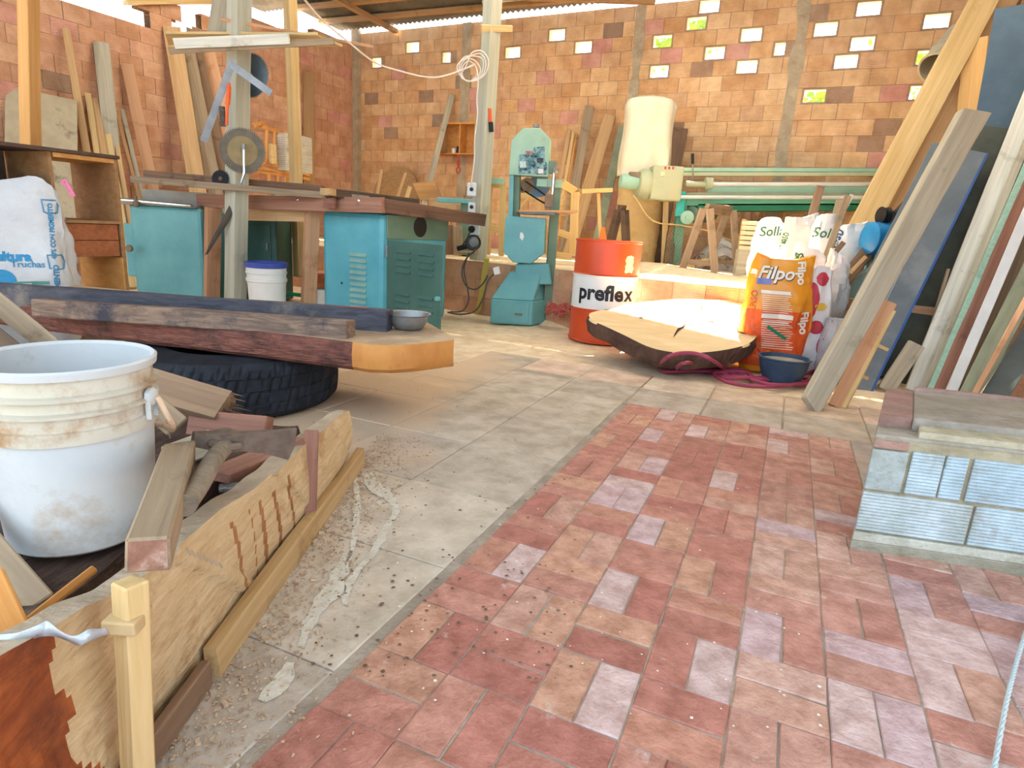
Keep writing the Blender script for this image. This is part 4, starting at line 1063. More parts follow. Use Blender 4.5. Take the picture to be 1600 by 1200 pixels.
# door, standing ajar
DH = SC + sv * .03 - su * .015; dd_ = V((.80, -.50, 0)).normalized(); dd_ = (P(690, 450, 4.98) - DH); dd_.z = 0; DW = dd_.length; dd_.normalize(); dn = dd_.cross(Z)
dr = part('cabinet_door', obox(DH, dd_, dn, Z, (0, -.008, .055), (DW, .008, .765)), m_dteal, t, bev=.004)
for gx in (.11, .36):
    for gz, n_ in ((.50, 4), (.20, 3)):
        for k in range(n_):
            w_ = DW * .27; m = Matrix((dd_, Z, dn)).transposed().to_4x4(); m.translation = DH + dd_ * (gx * DW / .60) + Z * (gz + .055 * k) + dn * .008
            bm = bmesh.new(); v = [bm.verts.new(m @ V(p)) for p in ((0, 0, 0), (w_, 0, 0), (w_, .030, 0), (0, .030, 0), (0, .003, .014), (w_, .003, .014))]
            bm.faces.new((v[3], v[2], v[5], v[4])); bm.faces.new((v[0], v[4], v[5], v[1])); bm.faces.new((v[0], v[3], v[4])); bm.faces.new((v[1], v[5], v[2]))
            part('louvre', fit(bm), m_dteal, dr)
part('hinge', rod(DH + Z * .62 + dn * .01, DH + Z * .72 + dn * .01, .012, 8), m_steel, dr)
part('latch', lathe(bmesh.new(), [(0, 0), (.022, 0), (.018, .03), (0, .035)], 12, axis(DH + dd_ * (DW - .02) + Z * .34 + dn * .01, dn), cap0=False), m_teal, dr, smooth=True)

# small things at the bench
bm = obox(V((-1.92, 5.85, 0)), (1, 0, 0), (0, 1, 0), Z, (-.10, -.1, 0), (.16, .1, .26)); 
for v in bm.verts: v.co += V((noise.noise(v.co * 3), noise.noise(v.co * 4), 0)) * .06
single('paper_bag', 'crumpled pale paper bag beside the table saw cabinet', 'bag', bm, M('paper_bag', 'BDB3A6', 'D0C8BC', scale=8, rough=.9, bump=.5), bev=.02)
single('green_hose', 'short green hose piece on the floor left of the table saw', 'hose', rod(P(445, 458, 5.9), P(475, 462, 5.9), .018, 10), M('green_rubber', '1E8A5A', '2A9A68', rough=.4, bump=0), smooth=True)
# ================================================================== BACK MIDDLE
# red rim barrel "preflex"
bc = V((P(940, 500, 5.50).x, 5.50, 0.0))
t = thing('oil_drum', 'orange and white steel drum with preflex lettering', 'drum', bc)
R = .283; H = .875
m_or = M('orange_enamel', 'C2431C', 'D04E22', '8A3A20', scale=2.5, rough=.38, bump=.04, c3s=4, c3lo=.66, c3hi=.82, spec=.5)
m_wh = M('white_enamel', 'D8D8D6', 'E4E4E2', 'B6A08C', scale=2.5, rough=.4, bump=.04, c3s=5, c3lo=.66, c3hi=.82)
low = [(0, .0), (R, .0), (R + .006, .006), (R + .006, .018), (R, .025), (R, .278), (R + .010, .288), (R + .004, .297)]
mid = [(R + .004, .297), (R, .302), (R, .565), (R + .008, .572), (R + .010, .583)]
upp = [(R + .010, .583), (R, .595), (R, H - .02), (R + .006, H - .014), (R + .007, H), (R - .008, H), (R - .012, H - .02), (0, H - .022)]
part('lower_shell', lathe(bmesh.new(), low, 64, cap0=False), m_or, t, smooth=True, local=True)
wb = part('white_band', lathe(bmesh.new(), mid, 64, cap0=False), m_wh, t, smooth=True, local=True, label='white band')
ub = part('upper_shell', lathe(bmesh.new(), upp, 64, cap0=False), m_or, t, smooth=True, local=True)
tocam = (CAM - bc); tocam.z = 0; tocam.normalize(); a0 = math.atan2(tocam.y, tocam.x)
def wrap(bm, ang0, z0, rad):
    for v in bm.verts:
        a = ang0 + v.co.x / rad; r = rad + max(0, v.co.z) ; v.co = V((math.cos(a) * r, math.sin(a) * r, z0 + v.co.y))
    return bm
bm = text_bm('prefle', .178, .006, 0.0); dense(bm, .02); 
part('lettering', wrap(bm, a0 - .12, .435, R + .0025), M('black_print', '1E1E20', '26262A', rough=.5, bump=0), wb, local=True)
bm = text_bm('x', .178, .004, 0.0); dense(bm, .02); 
for v in bm.verts: v.co.x += .266
part('lettering', wrap(bm, a0 - .12, .435, R + .0025), _mats['black_print'], wb, local=True)
bm = gridrect(-.055, .055, -.07, .07, 10, 12)
for v in bm.verts:
    v.co.x = v.co.x * (.75 - v.co.y * 2.2) + .018 * noise.noise(V((v.co.y * 40, 3, v.co.x * 9))); v.co.y += .012 * noise.noise(V((v.co.x * 50, 1, 0)))
part('torn_sticker', wrap(bm, a0 + .72, .69, R + .002), M('torn_paper', 'CDB894', 'E6DAC2', scale=30, rough=.8, bump=.2), ub, local=True)

# ---- band saw
BY = 6.10
def bs(x, y, Y=BY): return P(x, y, Y)
o_ = bs(815, 495); o_.z = 0
t = thing('band_saw', 'tall pale green band saw standing left of the orange drum', 'band saw', o_)
def pxprism(pts, Y, th, mat, nm, tt=None, bev=.01, back=0):
    """outline seen at distance Y, extruded away from the viewer"""
    bm = bmesh.new(); A = [bm.verts.new(P(x, y, Y)) for x, y in pts]; Bv = [bm.verts.new(v.co + V((.10 * th, th, 0))) for v in A]
    n = len(A); bm.faces.new(A); bm.faces.new(Bv[::-1])
    for i in range(n): bm.faces.new((A[(i+1) % n], A[i], Bv[i], Bv[(i+1) % n]))
    return part(nm, fit(bm), mat, tt or t, bev=bev)
uc = pxprism([(795, 273), (857, 276), (860, 217), (844, 200), (817, 200), (799, 219)], BY - .02, .17, m_pteal, 'upper_wheel_cover', bev=.008)
m_stk = M('faded_sticker', '3C6E78', '8FB7B8', '20363C', scale=22, rough=.6, bump=.05, c3s=30, c3lo=.5, c3hi=.6)
def patch(x0, x1, y0, y1, Y, mat, tt, nm='sticker', d=-.004, pts=None):
    bm = bmesh.new(); q = pts or [(x0, y1), (x1, y1), (x1, y0), (x0, y0)]
    A = [bm.verts.new(P(x, y, Y) + V((0, d, 0))) for x, y in q]; Bv = [bm.verts.new(v.co + V((0, .003, 0))) for v in A]; n = len(A)
    bm.faces.new(A); bm.faces.new(Bv[::-1])
    for i in range(n): bm.faces.new((A[(i+1) % n], A[i], Bv[i], Bv[(i+1) % n]))
    return part(nm, fit(bm), mat, tt)
patch(0, 0, 0, 0, BY - .02, m_stk, uc, pts=[(810, 272), (811, 242), (832, 240), (834, 230), (851, 229), (851, 250), (855, 256), (854, 273)])
patch(812, 822, 252, 262, BY - .026, M('pale_sticker', 'A7C4BE', 'C2D8D0', scale=30, rough=.6, bump=0), uc)
patch(839, 849, 247, 254, BY - .026, M('dark_sticker', '26343A', '3A4A50', scale=30, rough=.6, bump=0), uc)
patch(841, 849, 264, 271, BY - .026, m_whiteb, uc)
patch(821, 833, 236, 241, BY - .026, M('red_sticker', '8A5A60', 'B08A90', scale=60, rough=.6, bump=0), uc)
part('tension_knob', lathe(bmesh.new(), [(0, 0), (.03, 0), (.03, .025), (0, .03)], 16, Matrix.Translation(bs(838, 199, BY + .06)), cap0=False), m_steel, t, smooth=True)
pxprism([(794, 340), (801, 340), (803, 272), (796, 272)], BY + .0, .16, m_teal, 'column', bev=.004)
pxprism([(801, 341), (811, 341), (812, 272), (803, 272)], BY + .05, .12, m_olive, 'column_web', bev=.004)
lc = pxprism([(786, 393), (801, 410), (830, 412), (850, 396), (852, 341), (790, 337)], BY - .04, .22, m_teal, 'lower_wheel_cover', bev=.008)
patch(0, 0, 0, 0, BY - .04, m_whiteb, lc, pts=[(812, 371), (816, 376), (819, 370), (817, 364), (813, 363)])
pxprism([(803, 445), (806, 412), (858, 412), (862, 445)], BY + .03, .22, m_pteal if False else m_teal, 'base_hood', bev=.012)
# base box
bx = [P(766, 490, BY - .03), P(831, 497, BY - .06)]
BO = V((bx[0].x, BY - .06, 0)); bw = bx[1].x - bx[0].x
part('base_box', obox(BO, (1, -.02, 0), (.55, .83, 0), Z, (0, 0, 0), (bw, .36, .245)), m_teal, t, bev=.012)
dr = part('base_door', obox(BO, (1, -.02, 0), (.55, .83, 0), Z, (.02, -.012, .02), (bw - .03, 0, .22)), m_teal, t, bev=.004)
part('door_latch', obox(BO, (1, -.02, 0), (.55, .83, 0), Z, (bw * .62, -.03, .10), (bw * .78, -.012, .115)), m_rust, dr)
bm = bmesh.new(); e0 = BO + Z * .245
q = [e0, e0 + V((bw, -.01, 0)), P(846, 424, BY + .04), P(797, 424, BY + .04)]; q2 = [e0 + V((.2, .4, 0)), e0 + V((bw + .23, .41, 0)), P(866, 422, BY + .42), P(806, 422, BY + .42)]
A = [bm.verts.new(p) for p in q]; Bv = [bm.verts.new(p) for p in q2]
for f in ((A[0], A[1], A[2], A[3]), (Bv[3], Bv[2], Bv[1], Bv[0]), (A[1], Bv[1], Bv[2], A[2]), (A[0], A[3], Bv[3], Bv[0]), (A[3], A[2], Bv[2], Bv[3]), (A[0], Bv[0], Bv[1], A[1])): bm.faces.new(f)
part('base_slope', fit(bm), m_teal, t, bev=.008)
# sawdust lying on the base slope is part of its dusty look; table
tb = pxprism([(811, 334), (866, 336), (866, 330), (811, 328)], BY - .14, .44, M('table_iron', '5F6C70', '7A8688', '8A7A60', scale=6, rough=.5, metal=.3, bump=.1), 'table', bev=.003)
bpart('wooden_top', P(806, 331, BY + .02), P(896, 332, BY + .10), .42, .018, w_tan, t, face=P(850, 0, BY) + V((0, .3, 6)))
gp = part('blade_guide_post', rod(P(866, 270, BY - .05), P(862, 318, BY - .05), .016, 12), m_chrome, t, smooth=True)
part('guide_block', obox(P(858, 314, BY - .06), (1, 0, 0), (0, 1, 0), Z, (-.04, -.03, -.06), (.035, .03, .06)), m_rust, t, bev=.006)
part('guide_knob', lathe(bmesh.new(), [(0, 0), (.025, 0), (.03, .02), (0, .03)], 14, axis(P(867, 266, BY - .1), (.5, -1, 0)), cap0=False), m_steel, t, smooth=True)
part('guide_bracket', obox(P(864, 263, BY + .0), (1, 0, 0), (0, 1, 0), Z, (-.04, -.03, -.05), (.03, .05, .06)), m_olive, t, bev=.004)
part('saw_band', rod(P(856, 274, BY), P(854, 330, BY), .003, 6), m_steel, t)
# motor, belt and pulleys behind the column
part('motor_pulley', lathe(bmesh.new(), [(0, -.05), (.065, -.05), (.06, 0), (.07, .05), (0, .05)], 24, axis(P(821, 290, BY + .25), (.5, -1, .1)), cap0=False), m_rust, t, smooth=True)
part('drive_belt', tube(bmesh.new(), spline([P(818, 286, BY + .2), P(822, 284, BY + .2), P(853, 306, BY + .15), P(858, 313, BY + .15), P(852, 318, BY + .15), P(818, 297, BY + .2), P(814, 291, BY + .2)], 5, closed=True), .009, 6, closed=True), m_blackp, t, smooth=True)
part('pulley_disc', lathe(bmesh.new(), [(0, -.01), (.11, -.01), (.11, .01), (0, .01)], 36, axis(P(842, 291, BY + .4), (0, -1, .05)), cap0=False), m_bl2, t, smooth=True)
part('support_arm', obox(P(842, 286, BY + .02), (1, 0, 0), (0, 1, 0), Z, (-.02, 0, -.03), (.22, .06, .04)), m_pteal, t, bev=.004)
part('rear_column', obox(P(868, 285, BY + .12), (1, 0, 0), (0, 1, 0), Z, (-.03, 0, -1.28), (.06, .1, .0)), m_olive, t, bev=.006)
bm = bmesh.new(); N_ = 16
for j in range(N_ + 1):
    for i in range(N_ + 1):
        u, v_ = i / N_, j / N_; d = math.hypot(u - .5, v_ - .5) * 2
        bm.verts.new((-.22 + .95 * u - .1, BY - .25 + .95 * v_, -.02 + max(0, .15 * (1 - d ** 1.5)) + .008 * noise.noise(V((u * 9, v_ * 9, 0)))))
bm.verts.ensure_lookup_table()
for j in range(N_):
    for i in range(N_): bm.faces.new([bm.verts[k] for k in (j * (N_ + 1) + i, j * (N_ + 1) + i + 1, (j + 1) * (N_ + 1) + i + 1, (j + 1) * (N_ + 1) + i)])
for v in bm.verts: v.co.x += .28; v.co.y += .25
single('sawdust_heap', 'low heap of sawdust against the band saw base', 'sawdust', bm, m_plat, smooth=True, kind='stuff')

# red netting between saw and drum
bm = bmesh.new()
for k in range(16):
    a = random.uniform(0, 6.28); c = P(872 + random.uniform(-7, 7), 492 + random.uniform(-6, 10), 6.0)
    c.z = max(.012, c.z); pts = [c + V((math.cos(a + q * 1.1) * random.uniform(.03, .13), math.sin(a + q) * .06, abs(math.sin(q * 1.7)) * .10)) for q in range(6)]
    tube(bm, spline(pts, 4), .0055, 5)
single('red_netting', 'crumpled red plastic netting on the floor left of the drum', 'netting', bm, M('red_net', 'B8584C', 'CC7264', rough=.6), smooth=True)
plank('pale broken board leaning behind the drum beside the netting', P(889, 482, 6.25), P(866, 452, 6.35), .07, .02, w_yel)

# ---- boards leaning on the back wall
LBk = [((889, 203), (872, 300), .06, w_tan, 'thin pale lath, leftmost behind the band saw'),
       ((896, 206), (880, 300), .045, w_yel, 'thin pale lath, second behind the band saw'),
       ((901, 210), (884, 300), .03, w_or, 'thin reddish lath, third behind the band saw'),
       ((921, 166), (897, 300), .125, w_gb, 'wide grey brown board leaning on the back wall behind the band saw'),
       ((953, 180), (917, 300), .17, w_tan, 'wide pale tan board leaning left of the dust bag'),
       ((973, 197), (950, 300), .12, M('green_grey_board', '7E8670', '929A82', '6A6A58', rough=.8, bump=.1), 'greenish grey board leaning just left of the dust bag')]
for i, (tp, lo, wd, mt, lb) in enumerate(LBk): lean(lb, tp, lo, wd, .025, mt, wall='B', z0=.57, o0=.06, o1=.45 + .02 * i)
lean('brown panelled cabinet door leaning right of the dust bag', (1058, 200), (1046, 262), .30, .03, w_brn, wall='B', z0=.57, o0=.06, o1=.25, name='cabinet_door', cat='door')
lean('long grey brown beam leaning across the back wall left of the shelf box', (706, 149), (663, 318), .09, .06, w_grey, wall='B', z0=.57, o0=.08, o1=.7, name='beam', cat='beam')

# shelf box on the wall
c = WB(721, 218, .09); t = thing('wall_shelf', 'small open wooden shelf box fixed to the back wall', 'shelf', c)
hw, hh = .34, .23
for lo, hi, nm in (((-hw, -.09, hh - .015), (hw, .14, hh + .01), 'top_board'), ((-hw * 1.35, -.09, -hh - .012), (hw, .14, -hh + .006), 'bottom_board'), ((-hw, -.09, -hh), (-hw + .02, .14, hh), 'side_board'), ((hw - .02, -.09, -hh), (hw, .14, hh), 'side_board'), ((.03, -.09, -hh), (.05, .12, hh), 'divider'), ((-hw, -.088, -hh), (hw, -.08, hh), 'back_board')):
    part(nm, obox(c, BD, LD, Z, lo, hi), w_or if 'side' not in nm else w_tan, t)
for i, (x, h_, mt, nm, lb) in enumerate(((-.12, .08, m_whiteb, 'tin', 'small pale tin inside the wall shelf box'), (-.03, .11, m_blackp, 'tin', 'small dark tin inside the wall shelf box'))):
    p = c + BD * x + LD * .03 + Z * (-hh + .007); single(nm, lb, 'tin', lathe(bmesh.new(), [(0, 0), (.035, 0), (.035, h_), (0, h_)], 16, Matrix.Translation(p)), mt, loc=p, smooth=True)
p = WB(717, 240, .26); bm = bmesh.new()
for s in (-1, 1): tube(bm, spline([p + BD * (.02 * s) - Z * .02, p + BD * (-.02 * s) - Z * .16, p + BD * (.035 * s) - Z * .24, p + BD * (.01 * s) - Z * .31], 5), .012, 6)
single('red_pliers', 'red handled pliers hanging below the wall shelf box', 'pliers', bm, M('red_plastic', 'A83A34', 'BC4A40', rough=.5), smooth=True)

# disc, sticks, scrap pile in the corner
c = WB(618, 305, .3); t = single('round_tabletop', 'large round wooden tabletop standing against the back wall', 'tabletop', lathe(bmesh.new(), [(0, 0), (.47, 0), (.48, .012), (.47, .025), (0, .025)], 48, axis(c, LD + Z * .2), cap0=False), wood('disc', '9C7A54', 'B08C62'), smooth=True)
pz = lambda x, y, o: WB(x, y, o)
for i, (a, b, wd, mt, lb) in enumerate([((588, 312), (596, 265), .05, w_tan, 'thin stick standing in front of the round tabletop'),
    ((618, 316), (634, 270), .05, w_tan, 'curved stick standing right of the round tabletop'),
    ((632, 320), (641, 292), .07, w_yel, 'short pale stick standing in the scrap pile')]):
    aa, bb = pz(a[0], a[1], .75), pz(b[0], b[1], .6); aa = to_z(bb, aa, .57) if aa.z > .57 else aa; plank(lb, aa, bb, wd, .03, mt, name='stick', cat='stick')
for i, (x, y, o, wd, h_, mt, lb) in enumerate([(668, 300, .8, .42, .30, w_tan, 'tan board offcut leaning in the scrap pile'), (700, 322, 1.0, .60, .26, w_gb, 'wide brown sheet lying on the scrap pile'),
    (600, 315, .9, .5, .12, w_tan, 'flat tan offcut behind the saw bench'), (645, 325, 1.1, .3, .2, w_pink, 'pinkish offcut in the scrap pile')]):
    c = pz(x, y, o); plank(lb, c - BD * wd / 2 - Z * .02 * i, c + BD * wd / 2 + Z * .03, h_, .03, mt, name='offcut', cat='offcut', tw=.5 - .3 * i)
# tall offcuts below, between the saw bench and the riser
for i, (x0, x1, yt, yb, mt, lb) in enumerate([(690, 686, 345, 402, w_pink, 'tall tan offcut standing under the end of the bench top'), (703, 701, 352, 404, w_brn, 'dark brown offcut standing under the end of the bench top'), (716, 715, 354, 404, w_gb, 'grey brown offcut beside the teal machine leg')]):
    plank(lb, to_z(P(x1, yt, 7.3), P(x0, yb, 7.3), .575), P(x1, yt, 7.35), .11, .03, mt, name='offcut', cat='offcut')
# teal machine table behind the post
t = thing('jointer', 'small teal machine table on the platform behind the grey post', 'machine', V((P(722, 400, 7.4).x, 7.4, .57)))
part('machine_table', obox(P(722, 314, 7.4), (1, 0, 0), (0, 1, 0), Z, (-.29, 0, -.025), (.22, .5, .025)), m_teal, t, bev=.006)
part('leg', obox(V((P(722, 314, 7.4).x, 7.45, .57)), (1, 0, 0), (0, 1, 0), Z, (-.02, 0, 0), (.12, .3, P(722, 314, 7.4).z - .57 - .02)), m_olive, t, bev=.006)
# switches on the post
for x, y, w_, h_, lb in ((737, 296, .045, .065, 'white switch box, upper one on the grey post'), (737, 325, .035, .055, 'white socket with round hole, middle one on the grey post')):
    c = P(x, y, 6.50); t = thing('switch_box', lb, 'switch', c)
    part('box', obox(c, (1, 0, 0), (0, 1, 0), Z, (-w_, -.02, -h_), (w_, .05, h_)), m_whiteb, t, bev=.006)
    part('knob', lathe(bmesh.new(), [(0, 0), (.02, 0), (.016, .02), (0, .022)], 16, axis(c + V((-.0, -.02, .01 * (y > 300))), (0, -1, 0)), cap0=False), m_blackp, t, smooth=True)
c = P(740, 359, 6.52); t = thing('power_socket', 'white wall socket with black plug low on the grey post', 'socket', c)
part('box', obox(c, (1, 0, 0), (0, 1, 0), Z, (-.05, -.0, -.05), (.06, .05, .055)), m_whiteb, t, bev=.006)
part('plug', lathe(bmesh.new(), [(0, 0), (.032, 0), (.035, .03), (.015, .05), (0, .05)], 16, axis(c + V((-.015, -.0, .01)), (-.2, -1, -.3)), cap0=False), m_blackp, t, smooth=True)
single('electric_cord', 'black power cord from the low socket to the angle grinder', 'cord', tube(bmesh.new(), spline([P(735, 361, 6.44), P(730, 372, 6.42), P(723, 383, 6.40), P(724, 390, 6.42)], 6), .006, 6), m_blackp, smooth=True)
# angle grinder
c = P(738, 379, 6.42); t = thing('angle_grinder', 'grey angle grinder standing on the platform edge below the socket', 'grinder', c)
part('body', lathe(bmesh.new(), [(0, -.07), (.05, -.07), (.068, -.03), (.068, .03), (.045, .07), (0, .075)], 24, axis(c, (.3, -1, .1)), cap0=False), M('grinder_grey', '6A6C6A', '84867F', scale=20, rough=.5, metal=.3, bump=.3), t, smooth=True)
part('guard', lathe(bmesh.new(), [(.07, -.02), (.078, -.02), (.078, .02), (.07, .02), (.07, -.02)], 32, axis(c + V((.01, -.02, 0)), (.3, -1, .1)), cap0=False), m_blackp, t, smooth=True)
part('handle', rod(c + V((-.05, 0, -.04)), c + V((-.15, .02, -.07)), .026, 12), m_blackp, t, smooth=True)
plank('small board on the platform edge under the grinder', P(712, 392, 6.5), P(748, 396, 6.5), .12, .02, w_tan, name='board', cat='board', face=P(730, 300, 6.5) + V((0, 0, 5)))
# cables hanging over the riser
def cable(label, pts, r, mat, name='cable', cat='cable', n=7):
    return single(name, label, cat, tube(bmesh.new(), spline([P(*p) for p in pts], n), r, 8), mat, smooth=True)
m_cab = M('grey_cable', '4A4642', '5C5650', rough=.6, bump=0)
cable('dark cable looping down the riser from the grinder', [(742, 392, 6.42), (728, 405, 6.36), (722, 425, 6.30), (728, 446, 6.28), (742, 452, 6.26), (754, 444, 6.24), (762, 430, 6.22)], .008, m_cab)
cable('second dark cable hanging down the riser to the floor', [(733, 395, 6.42), (725, 420, 6.34), (730, 448, 6.30), (732, 470, 6.26), (722, 486, 6.2), (704, 487, 6.35)], .007, m_cab)
cable('dark cable running from the band saw switch along the floor', [(772, 428, 6.16), (762, 440, 6.12), (755, 465, 6.1), (742, 486, 6.08), (720, 491, 6.12), (700, 488, 6.3)], .008, m_cab)
plank('yellow stick leaning on the riser left of the band saw', G(747, 489, 0), P(761, 403, 6.42), .055, .03, M('yellow_paint_wood', 'BCA548', 'CDB75E', '9A8A4A', rough=.6), name='stick', cat='stick')
t = thing('saw_switch', 'small white switch on the left side of the band saw base', 'switch', P(776, 423, 6.14)); part('box', obox(P(776, 423, 6.14), (1, 0, .3), (0, 1, 0), (-.3, 0, 1), (-.03, -.02, -.035), (.03, .03, .035)), m_whiteb, t, bev=.005)
# white cord strung through the hall
m_cord = M('white_cord', 'D9CFC4', 'E5DCD0', rough=.6, bump=0)
cable('white electric cord strung from the roof to the grey post', [(470, -8, 4.6), (500, 28, 5.0), (540, 62, 5.4), (585, 97, 5.8), (625, 111, 6.1), (670, 121, 6.3), (700, 117, 6.4), (735, 104, 6.55), (742, 100, 6.55)], .0075, m_cord, 'electric_cord', 'cord')
bm = bmesh.new()
for k in range(5):
    c = P(738 + k, 112 - 2 * k, 6.5); tube(bm, spline([c + V((math.cos(q) * (.05 + .02 * k) - .05 * math.sin(q * .5), -.02 * k * .3, math.sin(q) * (.09 + .012 * k))) for q in [i * .9 + k for i in range(7)]], 5, closed=True), .006, 6, closed=True)
single('coiled_cord', 'tangled bundle of white cord tied high on the grey post', 'cord', bm, m_cord, smooth=True)
cable('white cord hanging down the grey post to the switch boxes', [(745, 108, 6.45), (747, 130, 6.45), (745, 155, 6.45), (746, 180, 6.45), (742, 215, 6.45), (741, 250, 6.45), (738, 275, 6.45), (735, 292, 6.46)], .006, m_cord, 'electric_cord', 'cord')
t = thing('utility_knife', 'orange and black utility knife stuck on the right face of the grey post', 'knife', P(766, 190, 6.64))
part('handle', rod(P(765, 170, 6.66), P(766, 191, 6.66), .020, 8), _mats['orange_plastic'], t, smooth=True); part('grip', rod(P(767, 191, 6.66), P(768, 206, 6.66), .022, 8), m_blackp, t, smooth=True)
plank('short pale board nailed across the top of the grey post', P(752, 44, 6.60), P(800, 45, 6.75), .06, .03, w_yel)

# ---- shelf rack with frames on the left wall near the corner
def rk(x, y, off=.55): return WL(x, y, off)
t = thing('wooden_rack', 'wooden lath rack by the left wall holding frames and offcuts', 'rack', rk(440, 300))
for a, b, wd, nm in (((396, 194), (478, 217), .05, 'top_rail'), ((404, 250), (483, 273), .05, 'middle_rail'), ((400, 260), (483, 280), .04, 'middle_rail'), ((400, 268), (483, 279), .03, 'middle_rail'),
    ((417, 197), (415, 252), .045, 'upright'), ((429, 200), (428, 254), .04, 'upright'), ((441, 204), (439, 256), .04, 'upright'), ((475, 216), (474, 262), .04, 'upright'),
    ((420, 272), (420, 330), .05, 'upright'), ((434, 274), (434, 330), .04, 'upright'), ((450, 277), (450, 330), .05, 'upright')):
    bpart(nm, rk(*a), rk(*b), wd, .04, w_or, t)
for a, b in (((398, 196), (410, 192)), ((404, 262), (414, 250))): bpart('cross_rail', rk(*a, .9), rk(*b, .5), .05, .03, w_or, t)
p = rk(457, 240, .62); single('paper_stack', 'pale stack of laths or paper standing in the rack behind the slim post', 'stack', obox(p, LD, BD, Z, (-.30, -.1, -.26), (.22, .1, .26)), M('white_laths', 'B5AEA0', 'CFC9BC', rough=.8, bump=.5, rib=('Z', 12, 1.0)), bev=.01)
p = rk(426, 240, .62); single('wooden_last', 'small rounded piece of yellow wood standing in the rack', 'offcut', obox(p, LD, BD, Z, (-.05, -.04, -.15), (.05, .04, .13)), w_yel, bev=.02)
for i, (x, y) in enumerate(((431, 302), (441, 302))):
    p = rk(x, y, .6); single('wood_block', ['grey wooden block, left one low in the rack', 'grey wooden block, right one low in the rack'][i], 'block', obox(p, LD, BD, Z, (-.05, -.04, -.12), (.05, .04, .10)), w_grey, bev=.008)

# ---- yellow timber frame bench behind the band saw
m_yf = wood('frame_yellow', 'C4A46A', 'D2B67E', 'A4864E', c3lo=.62, c3hi=.8)
t = thing('frame_bench', 'open frame bench of yellow painted timber behind the band saw', 'workbench', V((.2, 7.1, .57)))
FY = 6.95
def fb(a, b, wd=.07, Y0=FY, Y1=FY, th=.05, nm='rail'):
    bpart(nm, P(*a, Y0), P(*b, Y1), wd, th, m_yf if nm != 'teal_rail' else m_pteal, t, rough=.002)
fb((762, 286), (790, 289)); fb((765, 292), (762, 398), .065, nm='leg'); fb((786, 292), (783, 400), .065, nm='leg')
fb((760, 355), (788, 361)); fb((877, 285), (905, 303), .08, FY - .2, FY + .1); fb((899, 300), (895, 400), .09, FY, FY, nm='leg')
fb((903, 299), (951, 297), .045, FY, 7.2, .14, nm='shelf_board'); fb((872, 362), (893, 370)); fb((869, 398), (893, 402)); fb((935, 303), (938, 372), .04, 7.3, 7.2, nm='leg')
fb((760, 282), (788, 283), .06, FY - .05, FY - .05, nm='teal_rail'); fb((842, 288), (871, 288), .08, FY - .1, FY - .1, nm='teal_rail')
fb((812, 305), (845, 307), .06); fb((840, 310), (842, 330), .05); fb((812, 325), (826, 308), .03)
single('table_disc', 'pale round wooden disc at the right of the frame bench', 'disc', lathe(bmesh.new(), [(0, 0), (.12, 0), (.12, .03), (0, .03)], 32, axis(P(881, 320, 7.05), (.4, -1, 0)), cap0=False), w_yel, smooth=True)
# things behind the drum
for i, (x, yb, yt, w_, mt, lb) in enumerate([(946, 372, 322, .10, M('orange_board', 'C26E2C', 'D07E38', rough=.6), 'pointed orange board standing behind the drum')]):
    bm = bmesh.new(); c = P(x, yb, 7.0)
    prism(bm, [(-w_, 0), (w_, 0), (-w_ * .2, .42), (-w_ * .5, .42)], .02, Matrix.Translation(V((c.x, 7.0, .57)))); single('pointed_board', lb, 'board', bm, mt)
def trestle(label, x, yb, yt, Y, Y2, dxb, z0, mat, top2=None, wd=.07, xb=None):
    """A-frame trestle: a ridge board on two pairs of splayed legs"""
    A = P(*x, Y); Bq = P(*top2, Y2); t = thing('trestle', label, 'trestle', V(((A.x + Bq.x) / 2, (A.y + Bq.y) / 2, z0)))
    bpart('ridge_board', A, Bq, .11, .05, mat, t, tw=.1)
    rd = (Bq - A); rd.z = 0; rd.normalize(); sd_ = rd.cross(Z)
    for q in (A, Bq):
        for s in (-1, 1): bpart('leg', V((q.x, q.y, z0)) + sd_ * s * dxb, q + sd_ * s * .035, wd, .04, mat, t)
        h = z0 + (q.z - z0) * .14; bpart('stretcher', V((q.x, q.y, h)) - sd_ * dxb * .85, V((q.x, q.y, h)) + sd_ * dxb * .85, .055, .025, mat, t)
    return t
trestle('dark wooden trestle standing on the platform behind the drum', (968, 328), 0, 0, 7.3, 7.9, .13, .575, w_dk, top2=(975, 328), wd=.055)
trestle('brown wooden trestle standing in front of the belt sander', (1104, 326), 0, 0, 7.05, 7.7, .19, .575, wood('trestle', '7E6A56', '968068', '5F4C3C'), top2=(1141, 329), wd=.085)

# ---- dust collector
c = V((P(1002, 300, 8.45).x, 8.45, .575)); t = thing('dust_collector', 'tall cream cloth dust bag over a ribbed yellowish drum', 'dust collector', c)
zt_, zm_ = P(1002, 165, 8.45).z, P(1002, 277, 8.45).z
rB = (P(1044, 230, 8.45).x - P(962, 230, 8.45).x) / 2
bm = bmesh.new(); prof = []
for i in range(26):
    v = i / 25; z = zm_ - .575 + (zt_ - zm_) * v; prof.append((rB * (.97 + .03 * math.sin(v * 7)) * (1.0 - .04 * v), z))
prof += [(rB * .90, zt_ - .575 + .05), (rB * .6, zt_ - .575 + .085), (0, zt_ - .575 + .09)]
lathe(bm, prof, 72, cap0=False, wob=lambda a, z: 1 + .030 * math.sin(a * 7 + z * .8) * min(1, max(0, (3.2 - z))) + .018 * noise.noise(V((math.cos(a) * 2, math.sin(a) * 2, z * 1.2))))
part('cloth_bag', bm, M('cream_cloth', 'D6CCB0', 'E4DCC4', 'C0A47C', scale=3, rough=.9, bump=.15, c3s=2, c3lo=.6, c3hi=.8), t, smooth=True, local=True)
prof = [(0, 0), (rB * .78, 0)]
